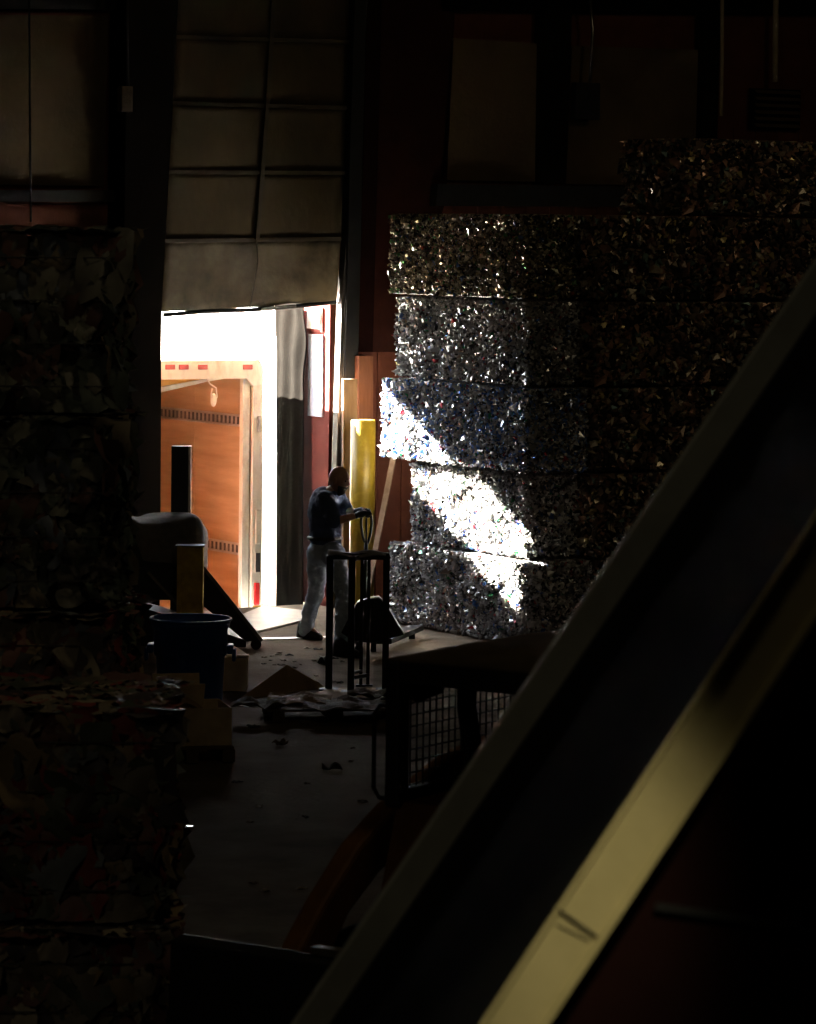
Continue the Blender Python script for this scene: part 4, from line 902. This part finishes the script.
# lower body
m = MB(FS); m.prism([(-.25, 0, .35), (CL+.75, 0, .35), (CL+.85, 0, .9), (CL+.55, 0, 1.35), (CL, 0, 1.40), (CL, 0, LZ+.02), (.0, 0, LZ+.02), (-.12, 0, 1.0), (-.40, 0, .6)], (0, CW, 0)); S_(m, 'chassis', M_orange, bevel=.03)
for y in (-.20, CW+.08):
    m = MB(FS); m.prism([(CL+.75, y, .9), (CL+.80, y, 1.40), (CL+.45, y, 1.62), (.6, y, 1.50), (.12, y, 1.34), (-.15, y, 1.20), (-.42, y, .98), (-.68, y, .72), (-.85, y, .55), (-.85, y, .45), (-.70, y, .45), (-.42, y, .68), (-.22, y, .92), (0, y, 1.06), (.6, y, 1.28), (CL+.35, y, 1.40), (CL+.6, y, 1.2)], (0, .11, 0)); S_(m, 'lift_arm', M_orange, bevel=.02)
for y in (-.30, CW+.06):
    for x in (.10, CL+.2):
        m = MB(FS); m.cone((x, y, .40), (x, y+.24, .40), .40, .40, 36); m.cone((x, y-.01, .40), (x, y+.25, .40), .20, .20, 24); S_(m, 'wheel', M_rub, bevel=.02)
m = MB(FS); m.prism([(-.85, -.30, .62), (-1.10, -.30, .95), (-1.18, -.30, .93), (-1.20, -.30, .45), (-1.62, -.30, .33), (-1.62, -.30, .30), (-.98, -.30, .28), (-.86, -.30, .40)], (0, CW+.6, 0)); S_(m, 'bucket', M_black, bevel=.01)
m = MB(FS); m.box((-1.10, .28, .965), (.06, .55, .03)); S_(m, 'bucket_lip', mat('worn_edge', (.16, .14, .11), .45, .5))
# lever and a light scratch tab on the front
m = MB(FS); m.tube([(-.12, .2, LZ+.02), (-.28, .15, LZ+.18), (-.34, .12, LZ+.19)], .016); m.box((-.34, .12, LZ+.19), (.16, .03, .03)); S_(m, 'control_lever', mat('worn_edge', (.16, .14, .11), .45, .5))

# black toolbox shape low at the front of the loader
tb = at(245, 950, 13.2); TB = frame((tb.x, tb.y, 0), HR*.8+HF*.6)

# ------------------------------------------------------------------ inclined conveyor in the foreground
cv = thing('inclined_conveyor', 'large dark inclined conveyor frame cutting across the right foreground', 'conveyor', (0, 0, 0))
cvm = Matrix.Translation(at(420, 1500, 7)); 
def line(pa, pb, d, t0=-1.2, t1=1.5):
    a, b = at(*pa, d), at(*pb, d); v = b-a; return a+v*t0, a+v*t1
nv = -FWD
# far rail (grey angle iron)
a, b = line((312, 1024), (838, 256), 7.6, -.9, 1.3); ax = (b-a).normalized(); pr = ax.cross(FWD).normalized()   # to the lower right
if pr.dot(RGT) < 0: pr = -pr
def strip(a, b, o0, o1, n0, n1):
    mb = MB(); mb.add([p+pr*o+FWD*n for p in (a, b) for o, n in ((o0, n0), (o1, n0), (o1, n1), (o0, n1))], [(3, 2, 1, 0), (4, 5, 6, 7), (0, 1, 5, 4), (1, 2, 6, 5), (2, 3, 7, 6), (3, 0, 4, 7)]); return mb
strip(a, b, -.035, .035, 0, .07).build('top_rail', M_greyp, cv, bevel=.006)
strip(a, b, .028, .038, -.012, .0).build('rail_lip', mat('worn_lip', (.20, .19, .15), .4, .3), cv)
a2, b2 = line((514, 1024), (849, 515), 5.6, -1.0, 1.6); ax2 = (b2-a2).normalized()
W2 = 58/F*5.6
strip(a2, b2, -W2/2, W2/2, 0, .006).build('near_flange', M_mach, cv)
strip(a2, b2, -W2/2, -W2/2+.006, -.010, .0).build('flange_lip', M_mach, cv)
strip(a2, b2, W2/2-.008, W2/2, -.014, .0).build('flange_lip', M_mach, cv)
# dent / joint across the flange
j0 = at(553, 906, 5.598); j1 = at(597, 937, 5.598)
mb = MB(); mb.bar(j0, j1, .004, .004, FWD); mb.bar(at(557, 925, 5.599), at(589, 941, 5.599), .002, .002, FWD); mb.build('flange_joint', M_black, cv)
mb = MB(); q0, q1, q2, q3 = a+pr*.03, b+pr*.03, b2-pr*(W2/2-.004), a2-pr*(W2/2-.004); mb.prism([q0+FWD*.02, q1+FWD*.02, q2+FWD*.02, q3+FWD*.02], FWD*.04); mb.build('belt', M_belt, cv)
strip(a2, b2, W2/2, W2/2+1.6, .05, .10).build('lower_skirt', M_maroon, cv)
mb = MB(); mb.bar(at(655, 906, 5.645), at(880, 938, 5.645), .012, .012, FWD); mb.build('skirt_rib', M_black, cv)
for pq in (at(600, 1100, 6.2), at(640, 1100, 7.3)):
    mb = MB(); mb.bar((pq.x, pq.y, 0), (pq.x, pq.y, pq.z), .12, .12, (0, 1, 0)); mb.build('support_leg', M_black, cv)
# work lamp above the conveyor (outside the frame), lighting its flange
lt = bpy.data.lights.new('work_lamp', 'SPOT'); lt.energy = 150; lt.color = (1.0, .88, .58); lt.spot_size = math.radians(13.5); lt.spot_blend = 1.0; lt.shadow_soft_size = .06
lo_ = bpy.data.objects.new('work_lamp', lt); COL.objects.link(lo_)
tgt = at(566, 915, 5.6); lo_.location = tgt+Vector((0, 0, 2.0))-HF*1.4+HR*.5
lo_.rotation_euler = (tgt-lo_.location).to_track_quat('-Z', 'Y').to_euler()
